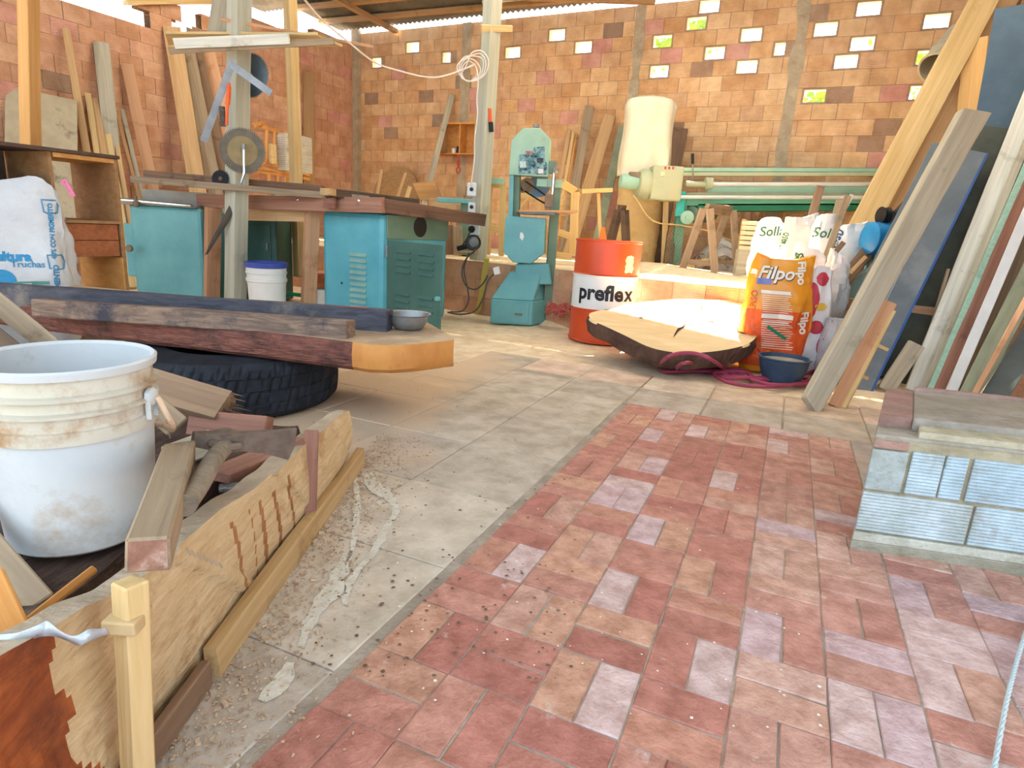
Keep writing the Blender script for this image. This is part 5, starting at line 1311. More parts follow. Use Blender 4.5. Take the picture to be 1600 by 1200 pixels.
for i in range(30):
    v = i / 29; prof.append((rB * (.80 + .10 * v + .018 * (math.sin(v * 38) > .5)), (zm_ - .575) * v))
part('drum_body', lathe(bmesh.new(), prof, 56, cap0=False), M('yellowish_drum', 'B99C6A', 'CCB07E', 'A07A48', scale=3, rough=.8, bump=.15, c3s=2, c3lo=.55, c3hi=.75, rib=('Z', 12, .6)), t, smooth=True, local=True)
bm = bmesh.new(); tube(bm, spline([P(990, 305, 7.9), P(1003, 325, 7.8), P(1015, 341, 7.8), P(1032, 349, 7.8), P(1062, 352, 7.9), P(1110, 362, 7.95), P(1150, 380, 8.0)], 6), .009, 6)
single('rope', 'thin yellowish rope hanging from the sander motor across the drum', 'rope', bm, m_yf, smooth=True)

# ---- belt sander
SY = 8.05
t = thing('belt_sander', 'long pale green belt sander on the platform in front of the back wall', 'belt sander', V((P(1250, 300, SY).x, SY, .575)))
m_sgrn = M('sander_green', '5FA084', '73B298', 'A89A6C', scale=2, rough=.45, bump=.04, c3s=3, c3lo=.6, c3hi=.78)
m_sdk = M('sander_dark_green', '2F7A5C', '3A8A68', '1F4F3A', scale=2, rough=.5, bump=.04)
m_sbg = M('sander_beige', 'A9AE8C', 'B9BE9C', 'C0AA78', scale=3, rough=.5, bump=.05, c3s=3, c3lo=.55, c3hi=.75)
def rail(x0, y0, x1, y1, h, d, mat, nm='rail', Y0=SY, Y1=SY, bev=.004):
    a, b = P(x0, y0, Y0), P(x1, y1, Y1); a, b = V(a), V(b)
    ax = (b - a); L = ax.length; ax.normalize(); ay = Z.cross(ax).normalized(); az = ax.cross(ay)
    return part(nm, obox(a, ax, ay, az, (0, 0, -h / 2), (L, d, h / 2)), mat, t, bev=bev)
XR = 1476
rail(1060, 265, XR, 266, .045, .05, m_pteal); rail(1060, 272, XR, 272, .045, .06, m_sbg, Y0=SY - .02, Y1=SY - .02)
part('polished_bar', rod(P(1105, 288, SY - .1), P(XR, 288, SY - .1), .026, 12), m_barglint, t, smooth=True)
rail(1105, 296, XR, 297, .075, .05, m_pteal, 'slide_beam'); rail(1060, 303, XR, 303, .03, .05, m_sbg)
part('polished_bar', rod(P(1060, 308, SY - .12), P(XR, 309, SY - .12), .024, 12), m_barglint, t, smooth=True)
rail(1062, 315, XR, 314, .10, .10, m_sgrn, 'front_beam'); rail(1090, 324, XR, 323, .09, .55, m_sdk, 'bed')
part('control_box', obox(P(1016, 309, SY - .18), (1, .04, 0), (0, 1, 0), Z, (0, 0, -.02), (.38, .34, .385)), m_sbg, t, bev=.02)
sw = part('switch_plate', obox(P(1034, 266, SY - .16), (1, 0, 0), (0, 1, 0), Z, (0, 0, -.03), (.19, .05, .055)), m_whiteb, t, bev=.003)
for k in range(3): part('push_button', obox(P(1038 + 6 * k, 263, SY - .165), (1, 0, 0), (0, 1, 0), Z, (0, -.012, -.012), (.022, 0, .02)), M('button_red', 'A03838', 'B04444', bump=0), sw)
patch(1032, 1039, 268, 275, SY - .18, M('cream_plate', 'D0C8A0', 'DAD2AC', bump=0), t, 'maker_plate')
ax_ = V((-1, -.15, .02))
part('pulley_housing', lathe(bmesh.new(), [(0, 0), (.17, 0), (.185, .03), (.185, .10), (.15, .15), (.06, .16), (0, .16)], 40, axis(P(1014, 289, SY), ax_), cap0=False), m_sbg, t, smooth=True)
part('motor', lathe(bmesh.new(), [(0, .14), (.085, .14), (.088, .16), (.088, .34), (.075, .37), (0, .37)], 28, axis(P(1014, 287, SY), ax_), cap0=False), m_pteal, t, smooth=True)
part('terminal_box', obox(P(984, 272, SY - .1), (1, 0, 0), (0, 1, 0), Z, (0, 0, -.04), (.14, .1, .03)), m_brown_ if False else m_rust, t, bev=.008)
lg = part('leg', obox(V((P(1052, 400, SY).x, SY - .02, .575)), (1, 0, 0), (0, 1, 0), Z, (-.02, 0, 0), (.095, .12, P(1052, 306, SY).z - .575)), m_sgrn, t, bev=.006)
part('foot_plate', obox(V((P(1052, 400, SY).x, SY - .06, .575)), (1, 0, 0), (0, 1, 0), Z, (-.10, 0, 0), (.14, .2, .02)), m_sbg, t, bev=.004)
part('side_bracket', pxb if False else obox(P(1056, 338, SY - .10), (1, 0, .03), (0, 1, 0), Z, (-.01, 0, 0), (.10, .03, .30)), M('turquoise', '35A8A0', '48B8B0', rough=.4, bump=0), t, bev=.02)
part('far_leg', obox(V((P(1440, 400, SY).x, SY, .575)), (1, 0, 0), (0, 1, 0), Z, (0, 0, 0), (.10, .12, .6)), m_sgrn, t, bev=.006)
part('idler_roller', lathe(bmesh.new(), [(0, -.02), (.085, -.02), (.085, .0), (.078, .01), (.03, .01), (.03, .03), (0, .03)], 30, axis(P(1074, 340, SY - .12), (0, -1, 0)), cap0=False), m_pteal, t, smooth=True)
part('belt_tube', rod(P(1080, 335, SY), P(1110, 335, SY + .4), .10, 20), m_olive, t, smooth=True)
lv = part('lever', rod(P(1083, 288, SY - .1), P(1082, 243, SY - .1), .010, 8), m_rust, t, smooth=True)
part('lever_grip', rod(P(1082, 256, SY - .1), P(1082, 240, SY - .1), .018, 10), m_blackp, lv, smooth=True)
bm = bmesh.new(); lathe(bm, [(0, 0), (.035, 0), (.03, .30), (0, .30)], 16, axis(P(1072, 287, SY - .12), (1, 0, 0)), cap0=False); lathe(bm, [(0, 0), (.07, 0), (.07, .08), (0, .08)], 20, axis(P(1102, 286, SY - .12), (1, 0, 0)), cap0=False)
part('pressure_carriage', bm, m_sbg, t, smooth=True)
part('end_panel', obox(P(1408, 287, 7.55), (1, 0, 0), (0, 1, 0), Z, (-.05, 0, -.22), (.50, .05, .22)), M('mint_panel', '5CBFA4', '6CCBB2', rough=.4, bump=0), t, bev=.006)
# vertical lath fence behind
bm = bmesh.new()
for k in range(9): pass
bm.free()
for k, x in enumerate((1161, 1176, 1192, 1232, 1258, 1285, 1310)):
    plank(['first', 'second', 'third', 'fourth', 'fifth', 'sixth', 'seventh'][k] + ' short lath from the left standing on the back wall below the sander', to_z(WB(x, 328, .12), WB(x - 4, 400, .2), .57), WB(x, 328, .12), .05, .02, w_pink, name='lath', cat='lath', group=None)

# crate of slats
c = P(1176, 385, 7.35); c.z = .575; t = thing('slatted_crate', 'pale slatted wooden crate standing behind the orange sack', 'crate', c)
for k in range(9):
    z = .12 + .055 * k + .575; a, b = P(1152, 400, 7.3), P(1206, 400, 7.3); a.z = b.z = z + .01 * noise.noise(V((k, 0, 0))); b.x += .03 * noise.noise(V((k, 5, 1)))
    bpart('slat', a, b, .042, .016, wood('pale_slat', 'D6C49C', 'E4D6B4'), t)
for x in (1154, 1204):
    a = P(x, 400, 7.36); a.z = .575; b = V((a.x, a.y, .575 + .60)); bpart('corner_post', a, b, .05, .04, w_tan, t)
# grey block next to it
p = P(1164, 424, 6.9); single('stone_block', 'upright grey brown block standing left of the orange sack', 'block', obox(V((p.x, 6.9, .575)), (1, 0, 0), (0, 1, 0), Z, (-.10, 0, 0), (.08, .1, .27)), w_grey, bev=.006)
# chicken wire rolls
def wire(name, label, c, wd, h_, rows, cols, curl, r=.0022):
    bm = bmesh.new(); m_ = {}
    def pt(i, j):
        x = (i + (.5 if j % 2 else 0)) / cols; y = j / rows
        a = curl * (x - .5); R_ = wd / curl if curl else 0
        hh_ = h_ * (y) * (1 - .55 * max(0, x))
        return V((c.x + R_ * math.sin(a), c.y - R_ * (math.cos(a) - 1), c.z + hh_))
    for j in range(rows):
        for i in range(cols):
            p0 = pt(i, j); p1 = pt(i, j + 1) if j % 2 == 0 else pt(i + 1, j + 1); p2 = pt(i - 1, j + 1) if j % 2 == 0 else pt(i, j + 1)
            for q in (p1, p2):
                tube(bm, [p0, q], r, 3, caps=False)
    return single(name, label, 'wire mesh', bm, m_rust, kind='stuff')
wire('wire_mesh', 'loose chicken wire netting behind the brown trestle', V((P(1092, 410, 7.95).x, 7.85, .585)), .85, .52, 16, 26, .5)
wire('wire_roll', 'dusty rusty chicken wire roll left of the sander leg', V((P(1044, 410, 8.0).x, 7.95, .585)), .26, .42, 18, 12, 4.5, .004)
plank('thin upright board beside the wire roll left of the sander leg', V((P(1040, 410, 8.05).x, 8.15, .575)), P(1041, 310, 8.15), .07, .03, w_yel)
bm = bmesh.new()
for k in range(34):
    c = P(random.uniform(1085, 1160), 405, random.uniform(7.6, 8.2)); c.z = .60 + random.uniform(0, .13); a = random.uniform(0, 6)
    tube(bm, spline([c, c + V((math.cos(a) * .1, math.sin(a) * .1, .04)), c + V((math.cos(a) * .25, math.sin(a + .6) * .2, -.01))], 4), random.uniform(.006, .012), 5)
single('twig_heap', 'tangled heap of dry twigs behind the brown trestle', 'twigs', bm, w_gb, kind='stuff')
plank('pale board lying on the platform behind the trestle', P(1075, 413, 7.6), P(1165, 403, 8.1), .09, .04, w_yel)
bm = bmesh.new(); c = P(1128, 385, 8.05)
lathe(bm, [(.30, -.2), (.26, 0), (.12, .16), (0, .22)], 20, Matrix.Translation((c.x, c.y, .74)), cap0=True, wob=lambda a, z: 1 + .25 * noise.noise(V((math.cos(a) * 2, math.sin(a) * 2, z * 5))))
single('plastic_sheet', 'crumpled translucent whitish plastic sheet behind the brown trestle', 'plastic sheet', bm, M('milky_plastic', 'C6C2BC', 'D6D2CC', rough=.4, bump=.4, scale=8), smooth=True)
# ================================================================== RIGHT SIDE
# ---- tilted log slice
SP, SNn = V((0, 3.95, .15)), V((0, -.21, 1)).normalized()
opx = [(920,490),(940,484),(957,482),(985,474),(1020,470),(1060,467),(1110,468),(1150,470),(1168,477),(1178,495),(1185,514),(1180,530),(1160,541),(1120,549),(1075,552),(1040,549),(1010,541),(975,524),(945,510),(924,500)]
top = spline([OP(x, y, SP, SNn) for x, y in opx], 6, closed=True)
ctr = sum(top, V()) / len(top)
bm = bmesh.new(); rings = []
for k, (dz, s) in enumerate([(-.004, .985), (-.0, .992), (-.012, 1.0), (-.045, 1.006), (-.085, 1.0), (-.125, .985)]):
    r = []
    for i, p in enumerate(top):
        n_ = noise.noise(V((p.x * 7, p.y * 7, dz * 25))) * .018 + noise.noise(V((p.x * 25, p.y * 25, dz * 60))) * .007
        if k < 2: n_ = 0
        r.append(bm.verts.new(ctr + (p - ctr) * s + (p - ctr).normalized() * n_ + SNn * dz))
    rings.append(r)
nT = len(top)
for a_, b_ in zip(rings, rings[1:]):
    for i in range(nT): bm.faces.new((a_[i], a_[(i+1) % nT], b_[(i+1) % nT], b_[i]))
bm.faces.new(rings[0][::-1]); bm.faces.new(rings[-1]); fit(bm)
m_log = M('log_face', 'D2B688', 'E0C89E', 'B08C5E', scale=2.2, st=(1, 4, 1), rough=.8, bump=.2, dist=1, c3s=3, c3lo=.62, c3hi=.78)
m_lbk = M('log_bark', '4A352C', '634A3E', '9C8E84', scale=7, st=(1, 1, .4), rough=.95, bump=1.0, bs=18, c3s=4, c3lo=.64, c3hi=.72)
for f in bm.faces: f.material_index = 0 if f.normal.dot(SNn) > .6 else 1
t = thing('log_slice', 'huge round tree slice with dark bark tilted on the floor in front of the drum', 'log slice', V((ctr.x, ctr.y, 0)))
body = part('slice_body', bm, None, t, mats=[m_log, m_lbk])
def crack(pts, w_):
    bm = bmesh.new(); q = spline([OP(x, y, SP + SNn * .0008, SNn) for x, y in pts], 5); L_, R_ = [], []
    for i, p in enumerate(q):
        d = (q[min(i+1, len(q)-1)] - q[max(i-1, 0)]).normalized().cross(SNn); v_ = i / (len(q) - 1); h_ = w_ * math.sin(math.pi * min(.98, max(.02, v_))) * (1 + .4 * noise.noise(p * 40))
        L_.append(bm.verts.new(p + d * h_)); R_.append(bm.verts.new(p - d * h_))
    for i in range(len(q) - 1): bm.faces.new((L_[i], R_[i], R_[i+1], L_[i+1]))
    part('crack', bm, m_dkc if False else M('dark_crack', '3A2A1E', '4A3626', bump=0, rough=1), body)
crack([(1074, 501), (1068, 510), (1060, 515), (1052, 527)], .011); crack([(1106, 501), (1117, 503)], .014); crack([(1155, 518), (1168, 521)], .02)
crack([(998, 496), (1006, 497)], .01); crack([(1096, 477), (1097, 484)], .012)
single('support_chock', 'dark wooden chock propping the tree slice from below', 'chock', obox(V((1.25, 4.85, 0)), (1, 0, 0), (0, 1, 0), Z, (-.3, -.05, 0), (.35, .08, .19)), w_dk, bev=.005)
# ---- blue mixing bowl
c = G(1226, 572, 0); c = V((P(1226, 560, 4.22).x, 4.22, 0)); t = thing('mixing_bowl', 'dusty dark blue rubber mixing bowl in front of the orange sack', 'bowl', c)
part('bowl_shell', lathe(bmesh.new(), [(0, 0), (.105, 0), (.125, .012), (.155, .10), (.166, .165), (.176, .170), (.176, .176), (.160, .178), (.148, .10), (.118, .02), (0, .02)], 48, cap0=False), M('blue_rubber', '2C3F56', '3B5068', '8C98A4', scale=5, rough=.6, bump=.25, c3s=6, c3lo=.6, c3hi=.72), t, smooth=True, local=True)
part('dried_plaster', lathe(bmesh.new(), [(0, .135), (.10, .140), (.156, .150)], 40, cap0=False), M('plaster', '8E8A82', 'A39E94', scale=12, bump=.6), t, smooth=True, local=True)
plank('green plastic strip sticking out of the blue bowl', P(1228, 530, 4.22), P(1199, 510, 4.12), .022, .004, M('green_strip', '137A5E', '1A8A6C', rough=.4, bump=0), name='plastic_strip', cat='strip', rough=0)
# ---- magenta hose
hz = .016
hp = [(1300, 568), (1268, 567), (1235, 577), (1208, 588), (1190, 593), (1172, 586), (1160, 578), (1130, 577), (1090, 578), (1060, 580), (1038, 580), (1030, 573), (1040, 560), (1062, 552), (1090, 553), (1115, 564), (1132, 577), (1150, 588), (1200, 593), (1240, 588), (1265, 582),
      (1290, 572), (1268, 592), (1230, 602), (1180, 604), (1140, 598), (1118, 588), (1120, 582), (1150, 585), (1200, 600), (1255, 600), (1272, 596), (1250, 590), (1190, 590), (1130, 590), (1095, 572), (1070, 567), (1058, 578), (1090, 580), (1140, 580), (1170, 583), (1168, 590), (1130, 586)]
pts = [(P(x, y, 3.80) if (y < 570 and x < 1125) else G(x, y, hz + .012 * abs(math.sin(i * .9)))) for i, (x, y) in enumerate(hp)]
single('rubber_hose', 'long magenta rubber hose lying in loops in front of the tree slice', 'hose', tube(bmesh.new(), spline(pts, 8), .0125, 8), M('magenta_rubber', '8E3450', 'A0405E', 'B07A80', scale=6, rough=.5, bump=.05, c3s=3, c3lo=.66, c3hi=.8), smooth=True)

# ---- orange dog food sack
m_fil = M('orange_sack', 'D8851C', 'E49A26', 'D2601E', scale=3, rough=.35, bump=.25, c3s=1.2, c3lo=.60, c3hi=.8, bs=12, spec=.5)
FY_ = 4.62; fc = P(1214, 470, FY_)
zb_ = 0.0; ft = P(1214, 400, FY_).z
t, body, m = sack('dog_food_sack', 'bright orange and yellow dog food sack standing beside the tree slice', (fc.x, FY_, zb_), (1, -.12, 0), .50, .26, ft, m_fil, seed=11, fold=.65, neck=.97,
    top_fn=lambda c, s: .05 * max(0, -c - .6) * 2 + .06 * max(0, c - .2) - .02)
inv = m.inverted()
def lf(x, y): p = inv @ P(x, y, FY_ - .12); return p.x, p.z
mw_ = M('white_print', 'DDD8CC', 'E8E4DA', rough=.4, bump=0); mrd = M('red_print', 'CC4A24', 'D85A2C', rough=.4, bump=0); mpu = M('lilac_print', '6E74B4', '8088C4', rough=.4, bump=0)
lower = gridrect(-.23, .23, -.26, .16, 24, 20)
x, z = lf(1214, 520); print_on(t, body, m, '', x, z, 0, M('red_orange_sack', 'CC4A20', 'DC6024', rough=.35, bump=.1), bm=lower, name='red_lower_print')
x, z = lf(1215, 428)
print_on(t, body, m, 'Filpo', x + .004, z - .004, .125, M('brown_print', '6A3A1A', bump=0), bold=.006, shear=.25, name='lettering_outline', off=.006)
print_on(t, body, m, 'Filpo', x, z, .125, mw_, bold=.003, shear=.25, off=.009)
x, z = lf(1254, 427); print_on(t, body, m, 'Filpo', x, z, .085, mw_, rot=-math.pi / 2 + .1, bold=.003, off=.007)
x, z = lf(1256, 505); print_on(t, body, m, 'Filpo', x, z, .085, mw_, rot=-math.pi / 2 + .1, bold=.003, off=.007)
x, z = lf(1197, 440); print_on(t, body, m, '', x, z, 0, mpu, bm=gridrect(-.048, .048, -.022, .022), name='printed_label', off=.007)
x, z = lf(1179, 425); print_on(t, body, m, '', x, z, 0, mw_, bm=gridrect(-.035, .035, -.018, .018), name='printed_label')
for (x0, x1, y0, dy, n_) in ((1192, 1236, 455, 3.2, 17), (1190, 1238, 502, 3.4, 13)):
    bmx = bmesh.new()
    for k in range(n_):
        xa, za = lf(x0, y0 + dy * k); xb, _ = lf(x1 + random.uniform(-6, 2), y0 + dy * k); g_ = gridrect(xa, xb, za - .0022, za + .0022, 14, 1)
        me_ = bpy.data.meshes.new('t'); g_.to_mesh(me_); g_.free(); bmx.from_mesh(me_); bpy.data.meshes.remove(me_)
    print_on(t, body, m, '', 0, 0, 0, mw_, bm=bmx, name='printed_lines', off=.007)
x, z = lf(1214, 495); print_on(t, body, m, '', x, z, 0, mw_, bm=gridrect(-.11, .11, -.016, .016, 14, 3), name='printed_label', off=.008)
x, z = lf(1213, 457); print_on(t, body, m, '', x, z, 0, mw_, bm=gridrect(-.10, .10, -.010, .010, 14, 3), name='printed_label', off=.008)
x, z = lf(1180, 475); print_on(t, body, m, 'ALPISO', x, z, .06, mrd, rot=math.pi / 2, bold=.001); 

# ---- white feed sacks
m_ws = M('white_woven_sack', 'CDD0D2', 'DADCDD', 'B4AEA6', scale=5, rough=.55, bump=.25, bs=140, c3s=3, c3lo=.6, c3hi=.8)
m_wg = M('greyish_woven_sack', 'BDBDBB', 'CACAC6', 'A8A29A', scale=5, rough=.55, bump=.25, bs=140, c3s=3, c3lo=.6, c3hi=.8)
def wsack(label, x0, x1, ytop, Y, z0, dp, seed, mat=None, fold=.8, lean=(0, 0), rt=(1, -.1, 0), tf=None, neck=.9):
    a, b = P(x0, ytop, Y), P(x1, ytop, Y); c = (a + b) / 2; h_ = P((x0 + x1) / 2, ytop, Y).z - z0
    return sack('feed_sack', label, (c.x, Y, z0), rt, (b.x - a.x), dp, h_, mat or m_ws, seed=seed, fold=fold, lean=lean, neck=neck, top_fn=tf) + (Y - dp / 2,)
S = wsack('white feed sack with green lettering, leftmost of the pile behind the orange sack', 1180, 1232, 345, 5.75, .565, .26, 21, tf=lambda c, s: .06 * math.cos(c * 3))
def pr(S, txt, px, py, size, mat, rot=0.0, bold=.001, shear=.2):
    t, body, m, Yf = S; p = m.inverted() @ P(px, py, Yf); print_on(t, body, m, txt, p.x, p.z, size, mat, rot=rot, bold=bold, shear=shear)
pr(S, 'Solla', 1208, 362, .115, m_green, rot=.1)
S = wsack('greyish white feed sack, middle one of the back row of the pile', 1224, 1280, 340, 5.60, .565, .28, 22, m_wg, tf=lambda c, s: .08 * max(0, c))
pr(S, 'al Piso', 1229, 378, .06, m_green, rot=1.45)
S = wsack('white feed sack with big green lettering, right of the back row of the pile', 1270, 1318, 341, 5.45, .565, .26, 23, tf=lambda c, s: .06 * math.cos(c * 2))
pr(S, 'Solla', 1293, 365, .115, m_green, rot=-.05)
S = wsack('bluish white feed sack beside the blue motor', 1302, 1362, 350, 5.30, .565, .28, 24, m_ws, tf=lambda c, s: .05 * c)
pr(S, 'al Piso', 1308, 380, .09, M('navy_print', '2A4A70', bump=0), rot=1.2, bold=.002)
S = wsack('white feed sack lying in front of the back row with dark lettering', 1236, 1296, 388, 4.98, .50, .26, 25, tf=lambda c, s: -.10 * c, neck=.8)
pr(S, 'lla', 1251, 402, .10, m_green, rot=.5)
wsack('white folded feed sack slumped against the brown boards', 1285, 1337, 398, 4.86, .40, .2, 26, fold=1.1, neck=.6, tf=lambda c, s: -.1 * c)
# printed pet food sack
S = wsack('white pet food sack with red and yellow print right of the orange sack', 1258, 1306, 420, 4.66, .0, .24, 31, M('white_glossy_sack', 'CFCFD4', 'DCDCE0', 'B8B0B0', rough=.4, bump=.2), fold=.9, tf=lambda c, s: .03 * math.cos(c * 3))
t, body, m, Yf = S
def blob(px, py, rx, ry, mat, nm):
    b_ = bmesh.new(); bmesh.ops.create_circle(b_, cap_ends=True, segments=26, radius=1)
    for v in b_.verts: v.co.x *= rx * (1 + .3 * noise.noise(v.co * 2)); v.co.y *= ry * (1 + .3 * noise.noise(v.co * 2 + V((4, 0, 0))))
    p = m.inverted() @ P(px, py, Yf); print_on(t, body, m, '', p.x, p.z, 0, mat, bm=b_, name=nm)
mred2 = M('crimson_print', 'B03040', 'C44050', rough=.4, bump=0); myl = M('yellow_print', 'D8B04A', 'E0BC58', rough=.4, bump=0)
blob(1290, 437, .045, .05, mred2, 'red_print'); blob(1270, 470, .055, .13, mred2, 'red_print'); blob(1284, 480, .045, .03, myl, 'yellow_print'); blob(1276, 512, .05, .05, mred2, 'red_print'); blob(1280, 540, .02, .06, mred2, 'red_print')
S = wsack('small sack with red and tan print behind the plank foot', 1288, 1330, 498, 4.50, .0, .22, 33, M('printed_sack', '9EA0A4', 'C6C6C8', 'B04048', scale=3, rough=.5, bump=.2, c3s=5, c3lo=.55, c3hi=.6), fold=.8)
blob_ = None
# timber sticking out of the sacks
for i, (x0, y0, x1, y1, Y, wd, mt, lb) in enumerate([(1268, 342, 1282, 291, 5.85, .075, w_brn, 'dark brown lath standing up behind the greyish sack'),
    (1296, 388, 1325, 306, 5.25, .055, w_gb, 'grey brown lath crossing in front of the lettered sack'), (1304, 360, 1331, 305, 5.7, .035, w_white, 'thin white lath beside the grey brown lath'),
    (1303, 345, 1312, 313, 5.95, .06, w_gb, 'short grey stub behind the lettered sack'), (1209, 400, 1210, 385, 4.85, .055, w_gb, 'short grey stub rising behind the orange sack, left one'),
    (1218, 400, 1224, 388, 4.85, .04, w_white, 'short whitish stub rising behind the orange sack, right one'), (1307, 392, 1317, 380, 4.9, .04, w_brn, 'short brown stub between the slumped sack and the lath')]):
    a, b = P(x0, y0, Y), P(x1, y1, Y + .1); plank(lb, a - (b - a) * .5, b, wd, .03, mt, name='lath', cat='lath')
for i, (x0, y0, x1, y1, Y0, Y1, wd, mt, lb) in enumerate([(1318, 480, 1352, 396, 5.05, 5.2, .12, w_gb, 'wide brown board leaning behind the printed sack'), (1318, 440, 1362, 385, 4.9, 5.1, .10, w_brn, 'dark brown board leaning under the blue motor'),
    (1330, 425, 1352, 402, 4.7, 4.8, .03, w_tan, 'thin splinter of wood lying under the blue motor')]):
    plank(lb, P(x0, y0, Y0), P(x1, y1, Y1), wd, .03, mt)

# ---- blower with blue motor
mo = P(1372, 373, 5.05); t = thing('blower', 'teal blower housing with blue electric motor and black pulley', 'blower', V((mo.x, 5.1, 0)))
m_bm = M('motor_blue', '1E78B4', '2A88C4', '8A7A64', rough=.4, bump=.03, c3s=4, c3lo=.6, c3hi=.72)
part('motor_cap', lathe(bmesh.new(), [(0, -.09), (.095, -.09), (.125, -.075), (.128, .0), (.128, .055), (.118, .055), (0, .055)], 40, axis(mo, (1, .1, 0)), cap0=False), m_bm, t, smooth=True)
bm = bmesh.new(); lathe(bm, [(0, .05), (.112, .05), (.112, .36), (0, .36)], 32, axis(mo, (1, .1, 0)), cap0=False)
for k in range(26):
    a_ = 2 * math.pi * k / 26; M4 = axis(mo, (1, .1, 0)) @ Matrix.Rotation(a_, 4, 'Z'); box(bm, (.105, -.004, .06), (.132, .004, .35), M4)
part('motor_fins', bm, M('motor_grey', '5A6468', '6C767A', '8A7A64', rough=.5, bump=.05), t)
mb = P(1392, 342, 5.1)
part('black_motor', lathe(bmesh.new(), [(0, 0), (.06, 0), (.085, .04), (.085, .22), (0, .24)], 28, axis(mb, (1, .1, -.05)), cap0=False), m_black, t, smooth=True)
part('pulley', lathe(bmesh.new(), [(0, -.045), (.066, -.045), (.058, -.02), (.066, .01), (.03, .02), (0, .02)], 28, axis(P(1384, 337, 5.05), (1, .1, 0)), cap0=False), m_blackp, t, smooth=True)
for x in (1356, 1366, 1380): part('support_bracket', rod(P(x, 392, 5.1), P(x - 3, 425, 5.1), .016, 8), m_teal, t)
hc_ = P(1374, 476, 4.95)
part('fan_housing', lathe(bmesh.new(), [(0, -.13), (.17, -.13), (.29, -.10), (.30, -.06), (.30, .08), (.27, .11), (0, .12)], 48, axis(hc_, (-.45, -.8, .15)), cap0=False), M('housing_teal', '6C8C8C', '82A09E', 'B39C78', scale=3, rough=.55, bump=.1, c3s=2.5, c3lo=.5, c3hi=.66), t, smooth=True)
part('inlet_ring', lathe(bmesh.new(), [(.11, .12), (.13, .15), (.17, .15), (.17, .11)], 36, axis(hc_, (-.45, -.8, .15)), cap0=False), m_dteal, t, smooth=True)

# ---- the leaning boards
m_p1 = wood('plank_pale_grey', 'A09884', 'B7AF9C', '857C69', c3lo=.58, c3hi=.74)
m_slate = M('slate_panel', '5C6770', '69747C', '7E8488', scale=3, rough=.6, bump=.05)
def rb(label, a, b, wd, t_, mat, tw=0.0, z0=0.0, name='plank', cat='plank', top=None, **k):
    A, Bq = P(*a) if len(a) == 3 else G(*a), P(*b)
    if A.z > z0: A = to_z(Bq, A, z0)
    return plank(label, A, Bq, wd, t_, mat, tw=tw, name=name, cat=cat, **k)
rb('thick pale grey plank in front of the leaning stack, reaching lowest to the left', (1262, 641), (1527, 166, 4.5), .125, .065, m_p1, tw=.5, ends=(.4, -.9), taper=1.5, bev=.006)
rb('short board leaning just right of the thick pale grey plank', (1305, 636), (1390, 472, 3.95), .085, .022, w_pink, tw=.1)
o = rb('thin yellowish strip leaning beside the short board', (1318, 638), (1396, 486, 3.91), .028, .02, w_yel)
for i, (x, y, lb) in enumerate(((1379, 543, 'small yellow wooden peg on the leaning strip, upper one'), (1348, 588, 'small yellow wooden peg on the leaning strip, lower one'))):
    single('wooden_peg', lb, 'peg', obox(P(x, y, 3.78), V((.9, 0, -.35)).normalized(), (0, 1, 0), V((.35, 0, .9)).normalized(), (-.035 + .015 * i, -.012, -.010), (.035, .012, .010)), w_yel, bev=.002)
A, Bq = P(1320, 592, 4.25), P(1498, 232, 4.95); A = to_z(Bq, A, 0.0)
sl = plank('slate grey painted panel with a bright blue edge in the leaning stack', A, Bq, .36, .025, m_slate, name='painted_panel', cat='panel', ends=(0, 0), rough=.001)
Ls = (Bq - A).length; bm = bmesh.new(); box(bm, (0, -.192, -.016), (Ls, -.177, .016)); be = mesh_obj('blue_edge', bm, M('blue_edge', '2A4E86', '34599A', rough=.5, bump=0), sl); _pm[be.name] = _pm[sl.name]
bm = bmesh.new(); box(bm, (0, -.02, .0126), (Ls, -.012, .0150)); mesh_obj('batten_line', bm, M('slate_light', '8A9498', '98A0A4', rough=.6, bump=0), sl)
rb('short thick grey offcut leaning at the foot of the stack', (1395, 592, 4.15), (1432, 537, 4.15), .10, .045, w_grey, name='offcut', cat='offcut', tw=.3)
